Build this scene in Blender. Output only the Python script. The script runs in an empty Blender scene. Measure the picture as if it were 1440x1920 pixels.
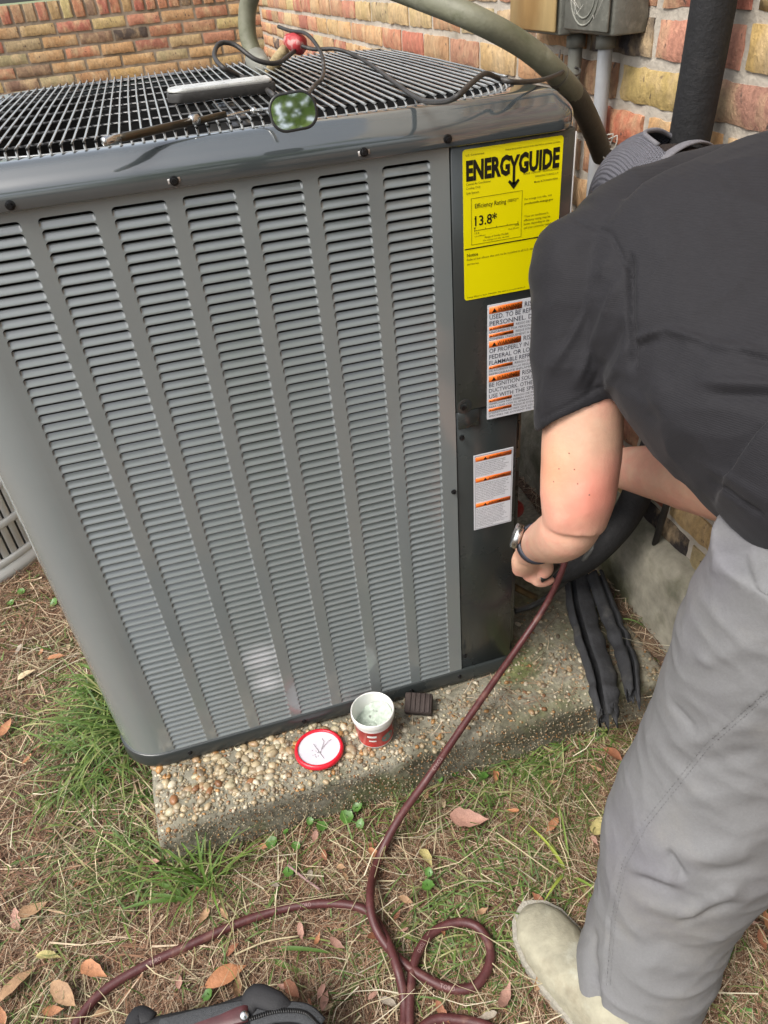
import bpy, math, random
import numpy as np
from mathutils import Vector, Matrix, noise
from mathutils.kdtree import KDTree
random.seed(7); rng = np.random.default_rng(7)
SC = bpy.context.scene
COL = SC.collection

# ------------------------------------------------------------------ camera
cam_d = bpy.data.cameras.new("camera"); cam = bpy.data.objects.new("camera", cam_d); COL.objects.link(cam)
CR = np.array([[0.95802503, -0.27545102, -0.07946554], [-0.22659411, -0.55774272, -0.79848492], [0.17562216, 0.78297496, -0.59674707]])
CC = np.array([-0.33001, -0.913229, 0.188782]); CF = 1379.336
m = Matrix(((CR[0][0], -CR[1][0], -CR[2][0], CC[0]), (CR[0][1], -CR[1][1], -CR[2][1], CC[1]), (CR[0][2], -CR[1][2], -CR[2][2], CC[2]), (0, 0, 0, 1)))
cam.matrix_world = m
cam_d.sensor_fit = 'VERTICAL'; cam_d.sensor_height = 24; cam_d.lens = CF / 1920 * 24
cam_d.clip_start = 0.02; cam_d.clip_end = 900
SC.camera = cam

def at(px, py, t):
    "point seen at photo pixel (px,py) with camera depth t metres"
    return Vector(CC + t * (CR.T @ np.array([(px - 720) / CF, (py - 960) / CF, 1.0])))
def onp(px, py, ax, val):
    d = CR.T @ np.array([(px - 720) / CF, (py - 960) / CF, 1.0])
    return Vector(CC + (val - CC[ax]) / d[ax] * d)
def pj(p):
    q = CR @ (np.array(p, float) - CC)
    return 720 + CF * q[0] / q[2], 960 + CF * q[1] / q[2], q[2]

# ------------------------------------------------------------------ light
SUN_EL, SUN_AZ = math.radians(54), math.radians(246)      # azimuth of the sun, clockwise from +Y
w = bpy.data.worlds.new("World"); SC.world = w; w.use_nodes = True
nt = w.node_tree; bg = nt.nodes["Background"]
sky = nt.nodes.new("ShaderNodeTexSky"); sky.sky_type = 'NISHITA'; sky.sun_disc = False
sky.sun_elevation = SUN_EL; sky.sun_rotation = SUN_AZ; sky.air_density = 1.0; sky.dust_density = 4.0; sky.ozone_density = 1.0
hsv = nt.nodes.new("ShaderNodeHueSaturation"); hsv.inputs["Saturation"].default_value = 0.42
nt.links.new(sky.outputs[0], hsv.inputs["Color"]); nt.links.new(hsv.outputs[0], bg.inputs[0]); bg.inputs[1].default_value = 0.15
sd = bpy.data.lights.new("sun", 'SUN'); sun = bpy.data.objects.new("sun", sd); COL.objects.link(sun)
sd.energy = 1.6; sd.angle = math.radians(24); sd.color = (1.0, 0.955, 0.89)
sdir = Vector((math.sin(SUN_AZ) * math.cos(SUN_EL), math.cos(SUN_AZ) * math.cos(SUN_EL), math.sin(SUN_EL)))
sun.rotation_euler = sdir.to_track_quat('Z', 'Y').to_euler()
SC.view_settings.view_transform = 'Standard'; SC.view_settings.look = 'None'
SC.view_settings.gamma = 1.0; SC.view_settings.exposure = 0.78
SC.view_settings.use_curve_mapping = False
SC.render.engine = 'CYCLES'
SC.cycles.use_adaptive_sampling = True
SC.cycles.max_bounces = 8

G = -1.09         # ground level
PT = -0.965       # top of the concrete pad
WX = 0.45         # face of the house wall
WY = 4.75         # face of the far wall

# ------------------------------------------------------------------ helpers
class MB:
    def __init__(s): s.v = []; s.f = []; s.c = []
    def add(s, v, f, col=None):
        n = len(s.v); s.v += [tuple(p) for p in v]; s.f += [tuple(i + n for i in q) for q in f]
        s.c += [col if col is not None else (1, 1, 1)] * len(v)
        return s
    def box(s, c, d, bev=0.0, col=None, rot=None):
        x, y, z = d[0] / 2, d[1] / 2, d[2] / 2
        b = min(bev, x * .9, y * .9, z * .9)
        if b <= 0:
            v = [(i * x, j * y, k * z) for i in (-1, 1) for j in (-1, 1) for k in (-1, 1)]
            f = [(0, 1, 3, 2), (4, 6, 7, 5), (0, 4, 5, 1), (2, 3, 7, 6), (0, 2, 6, 4), (1, 5, 7, 3)]
        else:
            v = []; f = []; idx = {}
            for i in (-1, 1):
                for j in (-1, 1):
                    for k in (-1, 1):
                        for a in range(3):
                            q = [i * (x - b), j * (y - b), k * (z - b)]; q[a] = (i * x, j * y, k * z)[a]
                            idx[(i, j, k, a)] = len(v); v.append(tuple(q))
            sg = (-1, 1)
            for i in sg:
                f.append(tuple(idx[(i, j, k, 0)] for j, k in ((-1, -1), (1, -1), (1, 1), (-1, 1))))
                f.append(tuple(idx[(j, i, k, 1)] for j, k in ((-1, -1), (1, -1), (1, 1), (-1, 1))))
                f.append(tuple(idx[(j, k, i, 2)] for j, k in ((-1, -1), (1, -1), (1, 1), (-1, 1))))
            for i in sg:
                for j in sg:
                    f.append((idx[(i, j, -1, 0)], idx[(i, j, 1, 0)], idx[(i, j, 1, 1)], idx[(i, j, -1, 1)]))
                    f.append((idx[(i, -1, j, 0)], idx[(i, 1, j, 0)], idx[(i, 1, j, 2)], idx[(i, -1, j, 2)]))
                    f.append((idx[(-1, i, j, 1)], idx[(1, i, j, 1)], idx[(1, i, j, 2)], idx[(-1, i, j, 2)]))
                    for k in sg: f.append((idx[(i, j, k, 0)], idx[(i, j, k, 1)], idx[(i, j, k, 2)]))
        if rot is not None: v = [tuple(rot @ Vector(p)) for p in v]
        return s.add([(p[0] + c[0], p[1] + c[1], p[2] + c[2]) for p in v], f, col)
    def loops(s, rings, cap0=True, cap1=True, closed=True, col=None):
        n = len(rings[0]); v = [p for r in rings for p in r]; f = []
        for i in range(len(rings) - 1):
            for j in range(n if closed else n - 1):
                a = i * n + j; b = i * n + (j + 1) % n
                f.append((a, b, b + n, a + n))
        if cap0: f.append(tuple(reversed(range(n))))
        if cap1: f.append(tuple(range((len(rings) - 1) * n, len(rings) * n)))
        return s.add(v, f, col)
    def tube(s, pts, r, n=10, sub=6, col=None, cap=True, flat=1.0, up=None):
        P, Rr = spline(pts, r, sub)
        return s.loops(frames(P, Rr, n, flat, up), cap, cap, True, col)
    def lathe(s, prof, n=32, org=(0, 0, 0), axis=None, col=None, cap0=False, cap1=False):
        rings = []
        for r, z in prof:
            ring = [Vector((r * math.cos(2 * math.pi * k / n), r * math.sin(2 * math.pi * k / n), z)) for k in range(n)]
            if axis is not None:
                q = Vector(axis).to_track_quat('Z', 'Y'); ring = [q @ p for p in ring]
            rings.append([p + Vector(org) for p in ring])
        return s.loops(rings, cap0, cap1, True, col)
    def mesh(s, name, smooth=True, fix=True, angle=None):
        me = bpy.data.meshes.new(name); me.from_pydata([tuple(p) for p in s.v], [], s.f)
        if any(c != (1, 1, 1) for c in s.c):
            a = me.color_attributes.new("tint", 'FLOAT_COLOR', 'POINT')
            a.data.foreach_set("color", np.array([(*c[:3], 1) for c in s.c], np.float32).ravel())
        if fix:
            import bmesh
            b = bmesh.new(); b.from_mesh(me); bmesh.ops.recalc_face_normals(b, faces=b.faces); b.to_mesh(me); b.free()
        me.polygons.foreach_set("use_smooth", [smooth] * len(me.polygons))
        if angle is not None: me.set_sharp_from_angle(angle=math.radians(angle))
        me.update(); return me

def spline(pts, r, sub):
    P = [Vector(p) for p in pts]; n = len(P)
    R = list(r) if hasattr(r, '__len__') else [r] * n
    if sub <= 1: return P, R
    O = []; OR = []
    for i in range(n - 1):
        p0 = P[i - 1] if i else P[0] * 2 - P[1]; p3 = P[i + 2] if i + 2 < n else P[-1] * 2 - P[-2]
        for k in range(sub):
            t = k / sub
            O.append(0.5 * ((2 * P[i]) + (P[i + 1] - p0) * t + (2 * p0 - 5 * P[i] + 4 * P[i + 1] - p3) * t * t + (3 * P[i] - p0 - 3 * P[i + 1] + p3) * t ** 3))
            OR.append(R[i] * (1 - t) + R[i + 1] * t)
    O.append(P[-1]); OR.append(R[-1]); return O, OR
def frames(P, R, n, flat=1.0, up=None):
    u = Vector(up) if up is not None else Vector((0, 0, 1)); rings = []; prev = None
    for i, p in enumerate(P):
        d = (P[min(i + 1, len(P) - 1)] - P[max(i - 1, 0)]).normalized()
        if prev is None:
            a = d.cross(u)
            if a.length < 1e-3: a = d.cross(Vector((1, 0, 0)))
        elif up is not None: a = d.cross(u)
        else: a = prev - d * prev.dot(d)
        a.normalize(); prev = a; b = d.cross(a)
        rr = R[i]; ra, rb = (rr if hasattr(rr, '__len__') else (rr, rr * flat))
        rings.append([p + a * (ra * math.cos(2 * math.pi * k / n)) + b * (rb * math.sin(2 * math.pi * k / n)) for k in range(n)])
    return rings

def ob(name, me, mat=None, parent=None, loc=None, kind=None):
    if isinstance(me, MB): me = me.mesh(name)
    o = bpy.data.objects.new(name, me); COL.objects.link(o)
    if mat is not None and me is not None and len(me.materials) == 0: me.materials.append(mat)
    if parent is not None: o.parent = parent
    if loc is not None: o.location = loc
    if kind: o["kind"] = kind
    return o
def tag(o, label, cat, group=None, kind=None):
    o["label"] = label; o["category"] = cat
    if group: o["group"] = group
    if kind: o["kind"] = kind
    return o
def root(name, loc, label, cat, group=None):
    o = bpy.data.objects.new(name, None); COL.objects.link(o); o.location = loc; o.empty_display_size = .05
    bpy.context.view_layer.update() if False else None
    return tag(o, label, cat, group)
def under(o, par, loc):
    "parent o to an Empty standing at loc while its mesh is in world coordinates"
    o.parent = par; o.location = -Vector(loc); return o

# ------------------------------------------------------------------ materials
def mat(name, col, rough=.6, metal=0.0, var=.12, vscale=30, bump=.0, bscale=120, col2=None, c2scale=8, c2lo=.45, c2hi=.6, tint=False, objcol=False,
        coat=0.0, spec=.5, rvar=0.0, sss=0.0, detail=6, col3=None, c3scale=3, c3lo=.55, c3hi=.65, stretch=None, sheen=0.0):
    m = bpy.data.materials.new(name); m.use_nodes = True; nt = m.node_tree; N = nt.nodes; L = nt.links
    b = N["Principled BSDF"]; b.inputs["Roughness"].default_value = rough; b.inputs["Metallic"].default_value = metal
    b.inputs["Specular IOR Level"].default_value = spec; b.inputs["Coat Weight"].default_value = coat; b.inputs["Coat Roughness"].default_value = .12
    if sss: b.inputs["Subsurface Weight"].default_value = sss; b.inputs["Subsurface Radius"].default_value = (.012, .005, .003); b.inputs["Subsurface Scale"].default_value = .4
    if sheen: b.inputs["Sheen Weight"].default_value = sheen
    tc = N.new("ShaderNodeTexCoord"); src = tc.outputs["Object"]
    if stretch:
        mp = N.new("ShaderNodeMapping"); mp.inputs["Scale"].default_value = stretch; L.new(src, mp.inputs[0]); src = mp.outputs[0]
    if objcol:
        oi = N.new("ShaderNodeObjectInfo"); va = N.new("ShaderNodeVectorMath"); va.operation = 'ADD'; mu = N.new("ShaderNodeMath"); mu.operation = 'MULTIPLY'; mu.inputs[1].default_value = 37
        L.new(oi.outputs["Random"], mu.inputs[0]); L.new(src, va.inputs[0]); L.new(mu.outputs[0], va.inputs[1]); src = va.outputs[0]
        cur = oi.outputs["Color"]
    elif tint:
        at_ = N.new("ShaderNodeAttribute"); at_.attribute_name = "tint"; cur = at_.outputs["Color"]
    else:
        rgb = N.new("ShaderNodeRGB"); rgb.outputs[0].default_value = (*col, 1); cur = rgb.outputs[0]
    def nz(sc, dt=detail):
        n = N.new("ShaderNodeTexNoise"); n.inputs["Scale"].default_value = sc; n.inputs["Detail"].default_value = dt; n.inputs["Roughness"].default_value = .6
        L.new(src, n.inputs["Vector"]); return n.outputs["Fac"]
    def rng_(f, lo, hi, a=0, bb=1):
        r = N.new("ShaderNodeMapRange"); r.inputs["From Min"].default_value = lo; r.inputs["From Max"].default_value = hi
        r.inputs["To Min"].default_value = a; r.inputs["To Max"].default_value = bb; L.new(f, r.inputs[0]); return r.outputs[0]
    def mix(f, a, c, mode='MIX'):
        x = N.new("ShaderNodeMix"); x.data_type = 'RGBA'; x.blend_type = mode
        if isinstance(f, float): x.inputs[0].default_value = f
        else: L.new(f, x.inputs[0])
        L.new(a, x.inputs[6])
        if isinstance(c, tuple): x.inputs[7].default_value = (*c, 1)
        else: L.new(c, x.inputs[7])
        return x.outputs[2]
    if col2: cur = mix(rng_(nz(c2scale), c2lo, c2hi), cur, col2)
    if col3: cur = mix(rng_(nz(c3scale, 8), c3lo, c3hi), cur, col3)
    if var:
        f = rng_(nz(vscale), .3, .7, 1 - var, 1 + var); h = N.new("ShaderNodeVectorMath"); h.operation = 'SCALE'
        L.new(cur, h.inputs[0]); L.new(f, h.inputs["Scale"]); cur = h.outputs[0]
    L.new(cur, b.inputs["Base Color"])
    if rvar: L.new(rng_(nz(vscale * .5), .3, .7, max(0, rough - rvar), min(1, rough + rvar)), b.inputs["Roughness"])
    if bump:
        bp = N.new("ShaderNodeBump"); bp.inputs["Strength"].default_value = bump; bp.inputs["Distance"].default_value = .003
        L.new(nz(bscale, 8), bp.inputs["Height"]); L.new(bp.outputs[0], b.inputs["Normal"])
    m["cur"] = 1
    return m
def weave(m, sx, strength, dist=.0006, axis='Z', typ='BANDS'):
    "adds a fine knit or ribbed relief to a material"
    nt = m.node_tree; N = nt.nodes; L = nt.links; b = N["Principled BSDF"]
    tc = N.new("ShaderNodeTexCoord"); wv = N.new("ShaderNodeTexWave"); wv.wave_type = typ; wv.bands_direction = axis
    wv.inputs["Scale"].default_value = sx; wv.inputs["Distortion"].default_value = 1.2; wv.inputs["Detail"].default_value = 1; L.new(tc.outputs["Object"], wv.inputs[0])
    bp = N.new("ShaderNodeBump"); bp.inputs["Strength"].default_value = strength; bp.inputs["Distance"].default_value = dist
    L.new(wv.outputs["Fac"], bp.inputs["Height"])
    if b.inputs["Normal"].is_linked: L.new(b.inputs["Normal"].links[0].from_socket, bp.inputs["Normal"])
    L.new(bp.outputs[0], b.inputs["Normal"]); return m

M = {}
M['panel'] = mat("grey_painted_steel", (.192, .214, .214), .22, 0, .03, 9, .02, 300, coat=.8, rvar=.05, col2=(.215, .228, .218), c2scale=4, c2lo=.5, c2hi=.9)
M['dark'] = mat("dark_painted_steel", (.027, .032, .032), .28, 0, .05, 6, .03, 260, coat=.3, rvar=.06, col2=(.040, .042, .040), c2scale=9, c2lo=.55, c2hi=.8)
M['cap'] = mat("glossy_slate_enamel", (.052, .062, .066), .14, 0, .04, 6, .02, 90, coat=1.0, rvar=.04, col2=(.07, .078, .078), c2scale=7, c2lo=.6, c2hi=.8)
M['black'] = mat("black_interior", (.008, .008, .008), .7, 0, .2)
M['coil'] = mat("dark_coil", (.006, .006, .006), .8, 0, .3, 200)
M['panel'].node_tree.nodes['Principled BSDF'].inputs['Coat IOR'].default_value = 1.75; M['cap'].node_tree.nodes['Principled BSDF'].inputs['Coat IOR'].default_value = 1.9; M['cap'].node_tree.nodes['Principled BSDF'].inputs['Coat Roughness'].default_value = .06
M['wire'] = mat("grille_wire_coating", (.24, .25, .25), .2, .0, .1, 40, coat=1.0)
M['wire_dark'] = mat("under_wire_coating", (.03, .03, .03), .3, 0, .1, coat=.4)
M['screw'] = mat("blackened_screw", (.03, .03, .032), .35, .8, .2, 200)
M['steelplate'] = mat('scuffed_steel_plate', (.62, .62, .59), .28, .35, .1, 60, .1, 200, rvar=.12)
M['steel'] = mat("worn_bright_steel", (.55, .55, .54), .25, 1, .15, 60, .1, 200, rvar=.1)
M['seam'] = mat("galvanised_edge", (.5, .48, .46), .4, .6, .1)
M['yellow'] = mat("yellow_label_paper", (.86, .76, .0), .35, 0, .02, 10, coat=.3, bump=.05, bscale=20)
M['ink'] = mat("black_ink", (.012, .010, .005), .4, 0, 0)
M['inkthin'] = mat("thin_ink", (.06, .05, .01), .4, 0, 0)
M['white'] = mat("white_label_paper", (.72, .74, .78), .35, 0, .02, coat=.3)
M['orange'] = mat("orange_label_print", (.80, .17, .02), .4, 0, .03)
M['inkblue'] = mat("grey_blue_ink", (.045, .05, .075), .4, 0, 0)
M['tan'] = mat("faded_tan_label", (.22, .18, .13), .6, 0, .15)
M['brick'] = mat("old_brick", (0, 0, 0), .9, 0, .26, 60, 1.0, 150, objcol=True, col2=(.52, .38, .22), c2scale=11, c2lo=.48, c2hi=.72, stretch=(1.35, 1.35, .9), col3=(.10, .07, .055), c3scale=42, c3lo=.62, c3hi=.69)
M['brick_far'] = mat("old_brick_mass", (0, 0, 0), .88, 0, .3, 38, .9, 80, tint=True, col2=(.50, .35, .19), c2scale=14, c2lo=.52, c2hi=.75, col3=(.10, .075, .06), c3scale=16, c3lo=.62, c3hi=.75)
M['mortar'] = mat("pale_mortar", (.44, .395, .33), .95, 0, .16, 25, .9, 110, col2=(.30, .265, .21), c2scale=6, c2lo=.5, c2hi=.7)
M['mortar2'] = mat("weathered_mortar", (.30, .25, .19), .95, 0, .2, 25, .9, 110, col2=(.20, .17, .12), c2scale=5)
M['concrete'] = mat("pebble_concrete", (.225, .21, .16), .92, 0, .35, 90, 1.0, 110, col2=(.105, .098, .065), c2scale=6, c2lo=.48, c2hi=.62, col3=(.13, .145, .055), c3scale=5, c3lo=.52, c3hi=.68)
M['found'] = mat("mossy_foundation_concrete", (.30, .28, .22), .9, 0, .25, 30, .9, 60, col2=(.10, .10, .055), c2scale=6, c2lo=.45, c2hi=.65)
M['pebble'] = mat("pebble", (0, 0, 0), .45, 0, .2, 150, .2, 200, tint=True, coat=.15)
M['soil'] = mat("brown_soil", (.085, .052, .034), .95, 0, .4, 60, 1.0, 90, col2=(.15, .10, .062), c2scale=18, col3=(.05, .05, .02), c3scale=4)
M['straw'] = mat("pine_straw", (0, 0, 0), .7, 0, .12, 60, tint=True, spec=.25)
M['blade'] = mat("grass_blade", (0, 0, 0), .5, 0, .12, 60, tint=True, spec=.35, sss=.0)
M['leafdry'] = mat("dry_leaf", (0, 0, 0), .65, 0, .25, 60, .4, 300, objcol=True, col3=(.10, .05, .025), c3scale=35, c3lo=.58, c3hi=.72)
M['leafgreen'] = mat("green_leaf", (.075, .17, .03), .45, 0, .2, 90, .2, 200, coat=.1)
M['whip'] = mat("weathered_conduit_plastic", (.155, .155, .105), .55, 0, .2, 25, .25, 160, col2=(.075, .085, .04), c2scale=13, c2lo=.5, c2hi=.7, col3=(.26, .26, .20), c3scale=18, c3lo=.58, c3hi=.75)
M['whipdark'] = mat("soiled_conduit_plastic", (.065, .058, .042), .6, 0, .2, 25, .25, 160)
M['pvc'] = mat("grey_pvc", (.34, .35, .36), .5, 0, .08, 20, .1, 100)
M['rustbox'] = mat("rust_stained_box", (.40, .24, .09), .6, 0, .15, 20, .15, 100, col2=(.52, .37, .17), c2scale=9, c2lo=.4, c2hi=.6, col3=(.42, .40, .30), c3scale=7, c3lo=.52, c3hi=.62, stretch=(1, 1, .35))
M['greybox'] = mat("weathered_grey_box", (.20, .20, .17), .65, 0, .2, 30, .3, 140, col2=(.32, .31, .26), c2scale=30, c2lo=.55, c2hi=.7)
M['foam'] = mat("black_foam_insulation", (.010, .010, .011), .8, 0, .3, 60, .5, 160, col3=(.025, .024, .023), c3scale=30, c3lo=.6, c3hi=.8)
M['foamold'] = mat("dusty_foam_insulation", (.026, .027, .030), .85, 0, .3, 40, .7, 130, col3=(.09, .085, .075), c3scale=14, c3lo=.58, c3hi=.8)
M['foamin'] = mat("foam_inner_face", (.012, .012, .012), .9, 0, .3, 90, .6, 200)
M['cable'] = mat("black_cable", (.03, .028, .026), .5, 0, .2, 60, .2, 200, col3=(.12, .11, .10), c3scale=40, c3lo=.6, c3hi=.75)
M['greycable'] = mat("dull_grey_line", (.07, .07, .065), .45, .2, .2, 60)
M['wirenut'] = mat("red_wire_nut", (.38, .03, .035), .5, 0, .25, 60, .3, 200, col3=(.45, .22, .2), c3scale=60)
M['tape'] = mat("yellowed_wrap", (.35, .27, .14), .7, 0, .3, 80, .5, 200)
M['hose'] = mat("maroon_rubber_hose", (.080, .022, .022), .5, 0, .22, 60, .15, 200, coat=.05, col3=(.12, .05, .04), c3scale=30)
M['print'] = mat("faded_white_print", (.26, .16, .15), .6, 0, 0)
M['rubber'] = mat("brown_rubber", (.045, .032, .028), .8, 0, .2, 80, .3, 200)
M['potwhite'] = mat("white_plastic", (.74, .74, .71), .35, 0, .04, 30, sss=.05, coat=.2)
M['potred'] = mat("red_printed_plastic", (.50, .025, .03), .35, 0, .1, 40, coat=.3)
M['potgrey'] = mat("grey_green_print", (.12, .20, .18), .4, 0, .2, 80)
M['paste'] = mat("pale_green_putty", (.46, .53, .46), .8, 0, .2, 120, .8, 200, col3=(.12, .13, .11), c3scale=90, c3lo=.6, c3hi=.7)
M['lidred'] = mat("bright_red_plastic", (.66, .012, .03), .35, 0, .05, coat=.25)
M['lidwhite'] = mat("milky_plastic", (.66, .64, .70), .4, 0, .05, 30, .1, 60)
M['dirt'] = mat("dark_fleck", (.08, .06, .04), .9, 0, .1)
M['shirt'] = mat("black_knit", (.0125, .012, .0145), .78, 0, .10, 220, .10, 500, sheen=.05, spec=.3)
weave(M['shirt'], 160, .25, .0006, 'Z')
M['pants'] = mat("grey_work_cloth", (.165, .166, .168), .8, 0, .06, 300, .15, 600, col2=(.20, .195, .185), c2scale=7, c2lo=.5, c2hi=.7, col3=(.155, .153, .165), c3scale=5, c3lo=.5, c3hi=.7, spec=.3)
M['pantseam'] = mat("grey_seam", (.13, .13, .132), .85, 0, .2, 200)
M['skin'] = mat("fair_skin", (.60, .36, .25), .5, 0, .07, 45, .2, 220, sss=.12, col2=(.64, .29, .22), c2scale=9, c2lo=.42, c2hi=.66, detail=4, col3=(.62, .42, .30), c3scale=22, c3lo=.5, c3hi=.75)
M['hair'] = mat("dark_brown_hair", (.016, .010, .008), .6, 0, .5, 150, .8, 200)
M['capmesh'] = mat("grey_cap_mesh", (.12, .12, .14), .8, 0, .15, 400, .2, 500)
weave(M['capmesh'], 95, .9, .0016, 'X'); weave(M['capmesh'], 95, .8, .0012, 'Y')
M['capedge'] = mat("grey_cap_binding", (.14, .137, .15), .8, 0, .15, 200)
M['band'] = mat("black_watch_band", (.025, .027, .04), .5, 0, .1)
M['boot'] = mat("tan_suede_boot", (.33, .31, .23), .85, 0, .2, 35, .5, 120, col2=(.22, .19, .13), c2scale=14, c2lo=.5, c2hi=.68, col3=(.40, .39, .31), c3scale=16)
M['sole'] = mat("grey_boot_sole", (.33, .31, .26), .8, 0, .2, 200, .6, 300)
M['bag'] = mat("black_bag_canvas", (.010, .010, .012), .7, 0, .2, 100, .2, 400)
M['webbing'] = mat("grey_webbing", (.045, .048, .052), .8, 0, .2, 300, .5, 600)
M['strap'] = mat("maroon_leather", (.07, .02, .022), .45, 0, .2, 60, .1, 200)
M['mirror'] = mat("mirror_glass", (.88, .92, .86), .03, 1, 0)
M['blackplastic'] = mat("black_plastic", (.015, .015, .015), .35, 0, .1)
M['brass'] = mat("aged_brass_tube", (.075, .06, .04), .3, .7, .15, 60)
M['nbr'] = mat("off_white_enamel", (.60, .60, .57), .4, 0, .06, 10, coat=.2)
M['leafy'] = mat("tree_leaf", (0, 0, 0), .5, 0, .1, tint=True)
def translucent(m, k):
    nt = m.node_tree; N = nt.nodes; L = nt.links; b = N["Principled BSDF"]; out = [n for n in N if n.type == 'OUTPUT_MATERIAL'][0]; t = N.new("ShaderNodeBsdfTranslucent"); x = N.new("ShaderNodeMixShader"); x.inputs[0].default_value = k
    L.new(b.inputs["Base Color"].links[0].from_socket, t.inputs[0]); L.new(b.outputs[0], x.inputs[1]); L.new(t.outputs[0], x.inputs[2]); L.new(x.outputs[0], out.inputs[0])
translucent(M['leafy'], .5); translucent(M['blade'], .25)
M['bark'] = mat("tree_bark", (.09, .07, .05), .9, 0, .3, 30, .8, 60)
M['web'] = mat("grey_cobweb", (.45, .43, .38), .9, 0, .1)

# ------------------------------------------------------------------ ground
def gz(x, y):
    t1 = min(1, max(0, (x - .345) / .06)); t2 = min(1, max(0, (y + .36) / .24)); t1 *= t1 * (3 - 2 * t1); t2 *= t2 * (3 - 2 * t2)
    h = .13 * t1 * t2 * (1 if x < 2 else 0) + .018 * noise.noise(Vector((x * 2.2, y * 2.2, 3))) + .010 * noise.noise(Vector((x * 9, y * 9, 7)))
    return G + h
xs = np.concatenate([[-40, -22, -12, -7, -4.5, -3.2, -2.4], np.arange(-1.9, .75, .025), [.8, 1.2, 2.4, 5, 12, 40]])
ys = np.concatenate([[-40, -20, -9, -4, -2.2, -1.5], np.arange(-1.1, 1.75, .025), [1.8, 2.3, 3, 4, 5, 8, 14, 40]])
gv = [(x, y, gz(x, y) if abs(x) < 3 and abs(y) < 3 else G) for y in ys for x in xs]
nx = len(xs); gf = [(j * nx + i, j * nx + i + 1, (j + 1) * nx + i + 1, (j + 1) * nx + i) for j in range(len(ys) - 1) for i in range(nx - 1)]
ob("ground", MB().add(gv, gf), M['soil'], kind="structure")
ob("lawn", MB().add([(-300, 5.2, G + .03), (300, 5.2, G + .03), (300, 400, G + .03), (-300, 400, G + .03)], [(0, 1, 2, 3)]), mat("lawn_green", (.16, .20, .09), .9, 0, .3, 3, col2=(.24, .25, .14), c2scale=.6), kind="structure")

# ------------------------------------------------------------------ brick walls
PAL = [(.46, .26, .13), (.44, .20, .12), (.47, .31, .15), (.48, .36, .18), (.40, .15, .10), (.34, .22, .13), (.46, .28, .14), (.40, .31, .17), (.24, .15, .10), (.43, .22, .13), (.10, .075, .065)]
PWT = [5, 5, 4, 3, 3, 2, 5, 2, 1.2, 4, .9]
def bcol():
    c = random.choices(PAL, PWT)[0]; k = random.uniform(.85, 1.15)
    return tuple(min(.7, a * k * random.uniform(.94, 1.06)) for a in c)
def brick_mesh(i, L=.202, H=.056, D=.05):
    b = MB(); nl, nh = 12, 4; st = random.Random(i)
    NZ = lambda x, z: .0022 * noise.noise(Vector((x * 40 + i * 9, z * 40, i))) + .0012 * noise.noise(Vector((x * 110, z * 110, i)))
    # front sheet with worn uneven outline, then returns to the back
    v = []; f = []
    for j in range(nh + 1):
        for k in range(nl + 1):
            u = k / nl * 2 - 1; t = j / nh * 2 - 1
            x = u * L / 2; z = t * H / 2
            e = max(abs(u), abs(t))
            d = NZ(x, z)
            if e > .99: x -= (u if abs(u) > .99 else 0) * st.uniform(0, .0038); z -= (t if abs(t) > .99 else 0) * st.uniform(0, .0034); d += .0030 + st.uniform(0, .002)
            v.append((x, d, z))
    n = nl + 1
    f = [(j * n + k, j * n + k + 1, (j + 1) * n + k + 1, (j + 1) * n + k) for j in range(nh) for k in range(nl)]
    ring = [k for k in range(n)] + [j * n + nl for j in range(1, nh + 1)] + [nh * n + k for k in range(nl - 1, -1, -1)] + [j * n for j in range(nh - 1, 0, -1)]
    m0 = len(v)
    for r_ in ring: v.append((v[r_][0] * 1.0, D, v[r_][2]))
    R_ = len(ring)
    f += [(ring[q], m0 + q, m0 + (q + 1) % R_, ring[(q + 1) % R_]) for q in range(R_)]
    b.add(v, f); me = b.mesh("brick", True); me.set_sharp_from_angle(angle=math.radians(50)); return me
BM = [brick_mesh(i) for i in range(7)]
BMS = [brick_mesh(20 + i, .058, .092) for i in range(4)]
def lay(name, label, bricks, mats, Rm, faceloc, mortar, cat="wall"):
    """bricks: (centre along, z, scale along, flip, kind, colour); Rm maps brick local (x along, y into the wall) to the world"""
    r = ob(name, mortar, mats); tag(r, label, cat, kind="structure")
    vis = []
    for b in bricks:
        c = faceloc(b[0], b[1]); p = pj(c)
        inv = p[2] > .1 and -60 < p[0] < 1500 and -60 < p[1] < 1980
        vis.append((0 if inv else 1, p[2], b, c))
    vis.sort(key=lambda q: (q[0], q[1]))
    mass = MB()
    for i, (_, _, b, c) in enumerate(vis):
        src = (BMS if b[4] == 'r' else BM); me = src[b[3] % len(src)]
        sc = (b[2] * (1 if b[3] % 2 else -1), 1, 1 if (b[3] // 2) % 2 else -1)
        if i < 298 and vis[i][0] == 0:
            o = ob("brick", me, M['brick'], r); o.matrix_local = Matrix.Translation(c) @ Rm @ Matrix.Diagonal((*sc, 1)); o.color = (*b[5], 1)
        else:
            Mx = Matrix.Translation(c) @ Rm @ Matrix.Diagonal((*sc, 1))
            mass.add([Mx @ v.co for v in me.vertices], [tuple(q.vertices) for q in me.polygons], b[5])
    if mass.v: ob("brick_courses", mass, M['brick_far'], r, kind="stuff")
    return r
CP = .0677; Z0 = -.0095 # centre height of course 0 on the house wall
bl = []
YE = (.44, .32, .12); RD = (.45, .145, .08); PK = (.50, .235, .16); BK = (.045, .04, .045); TN = (.50, .28, .12); OR = (.50, .19, .09); BR = (.33, .17, .12)
fixed = {0: [(.247, .27, YE), (.44, .10, BR), (.03, .20, BR)], -1: [(.365, .145, RD), (.235, .11, TN), (.045, .2, TN)], 1: [(.22, .13, PK), (.345, .105, BK), (.0, .18, YE), (.115, .035, PK)]}
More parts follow.
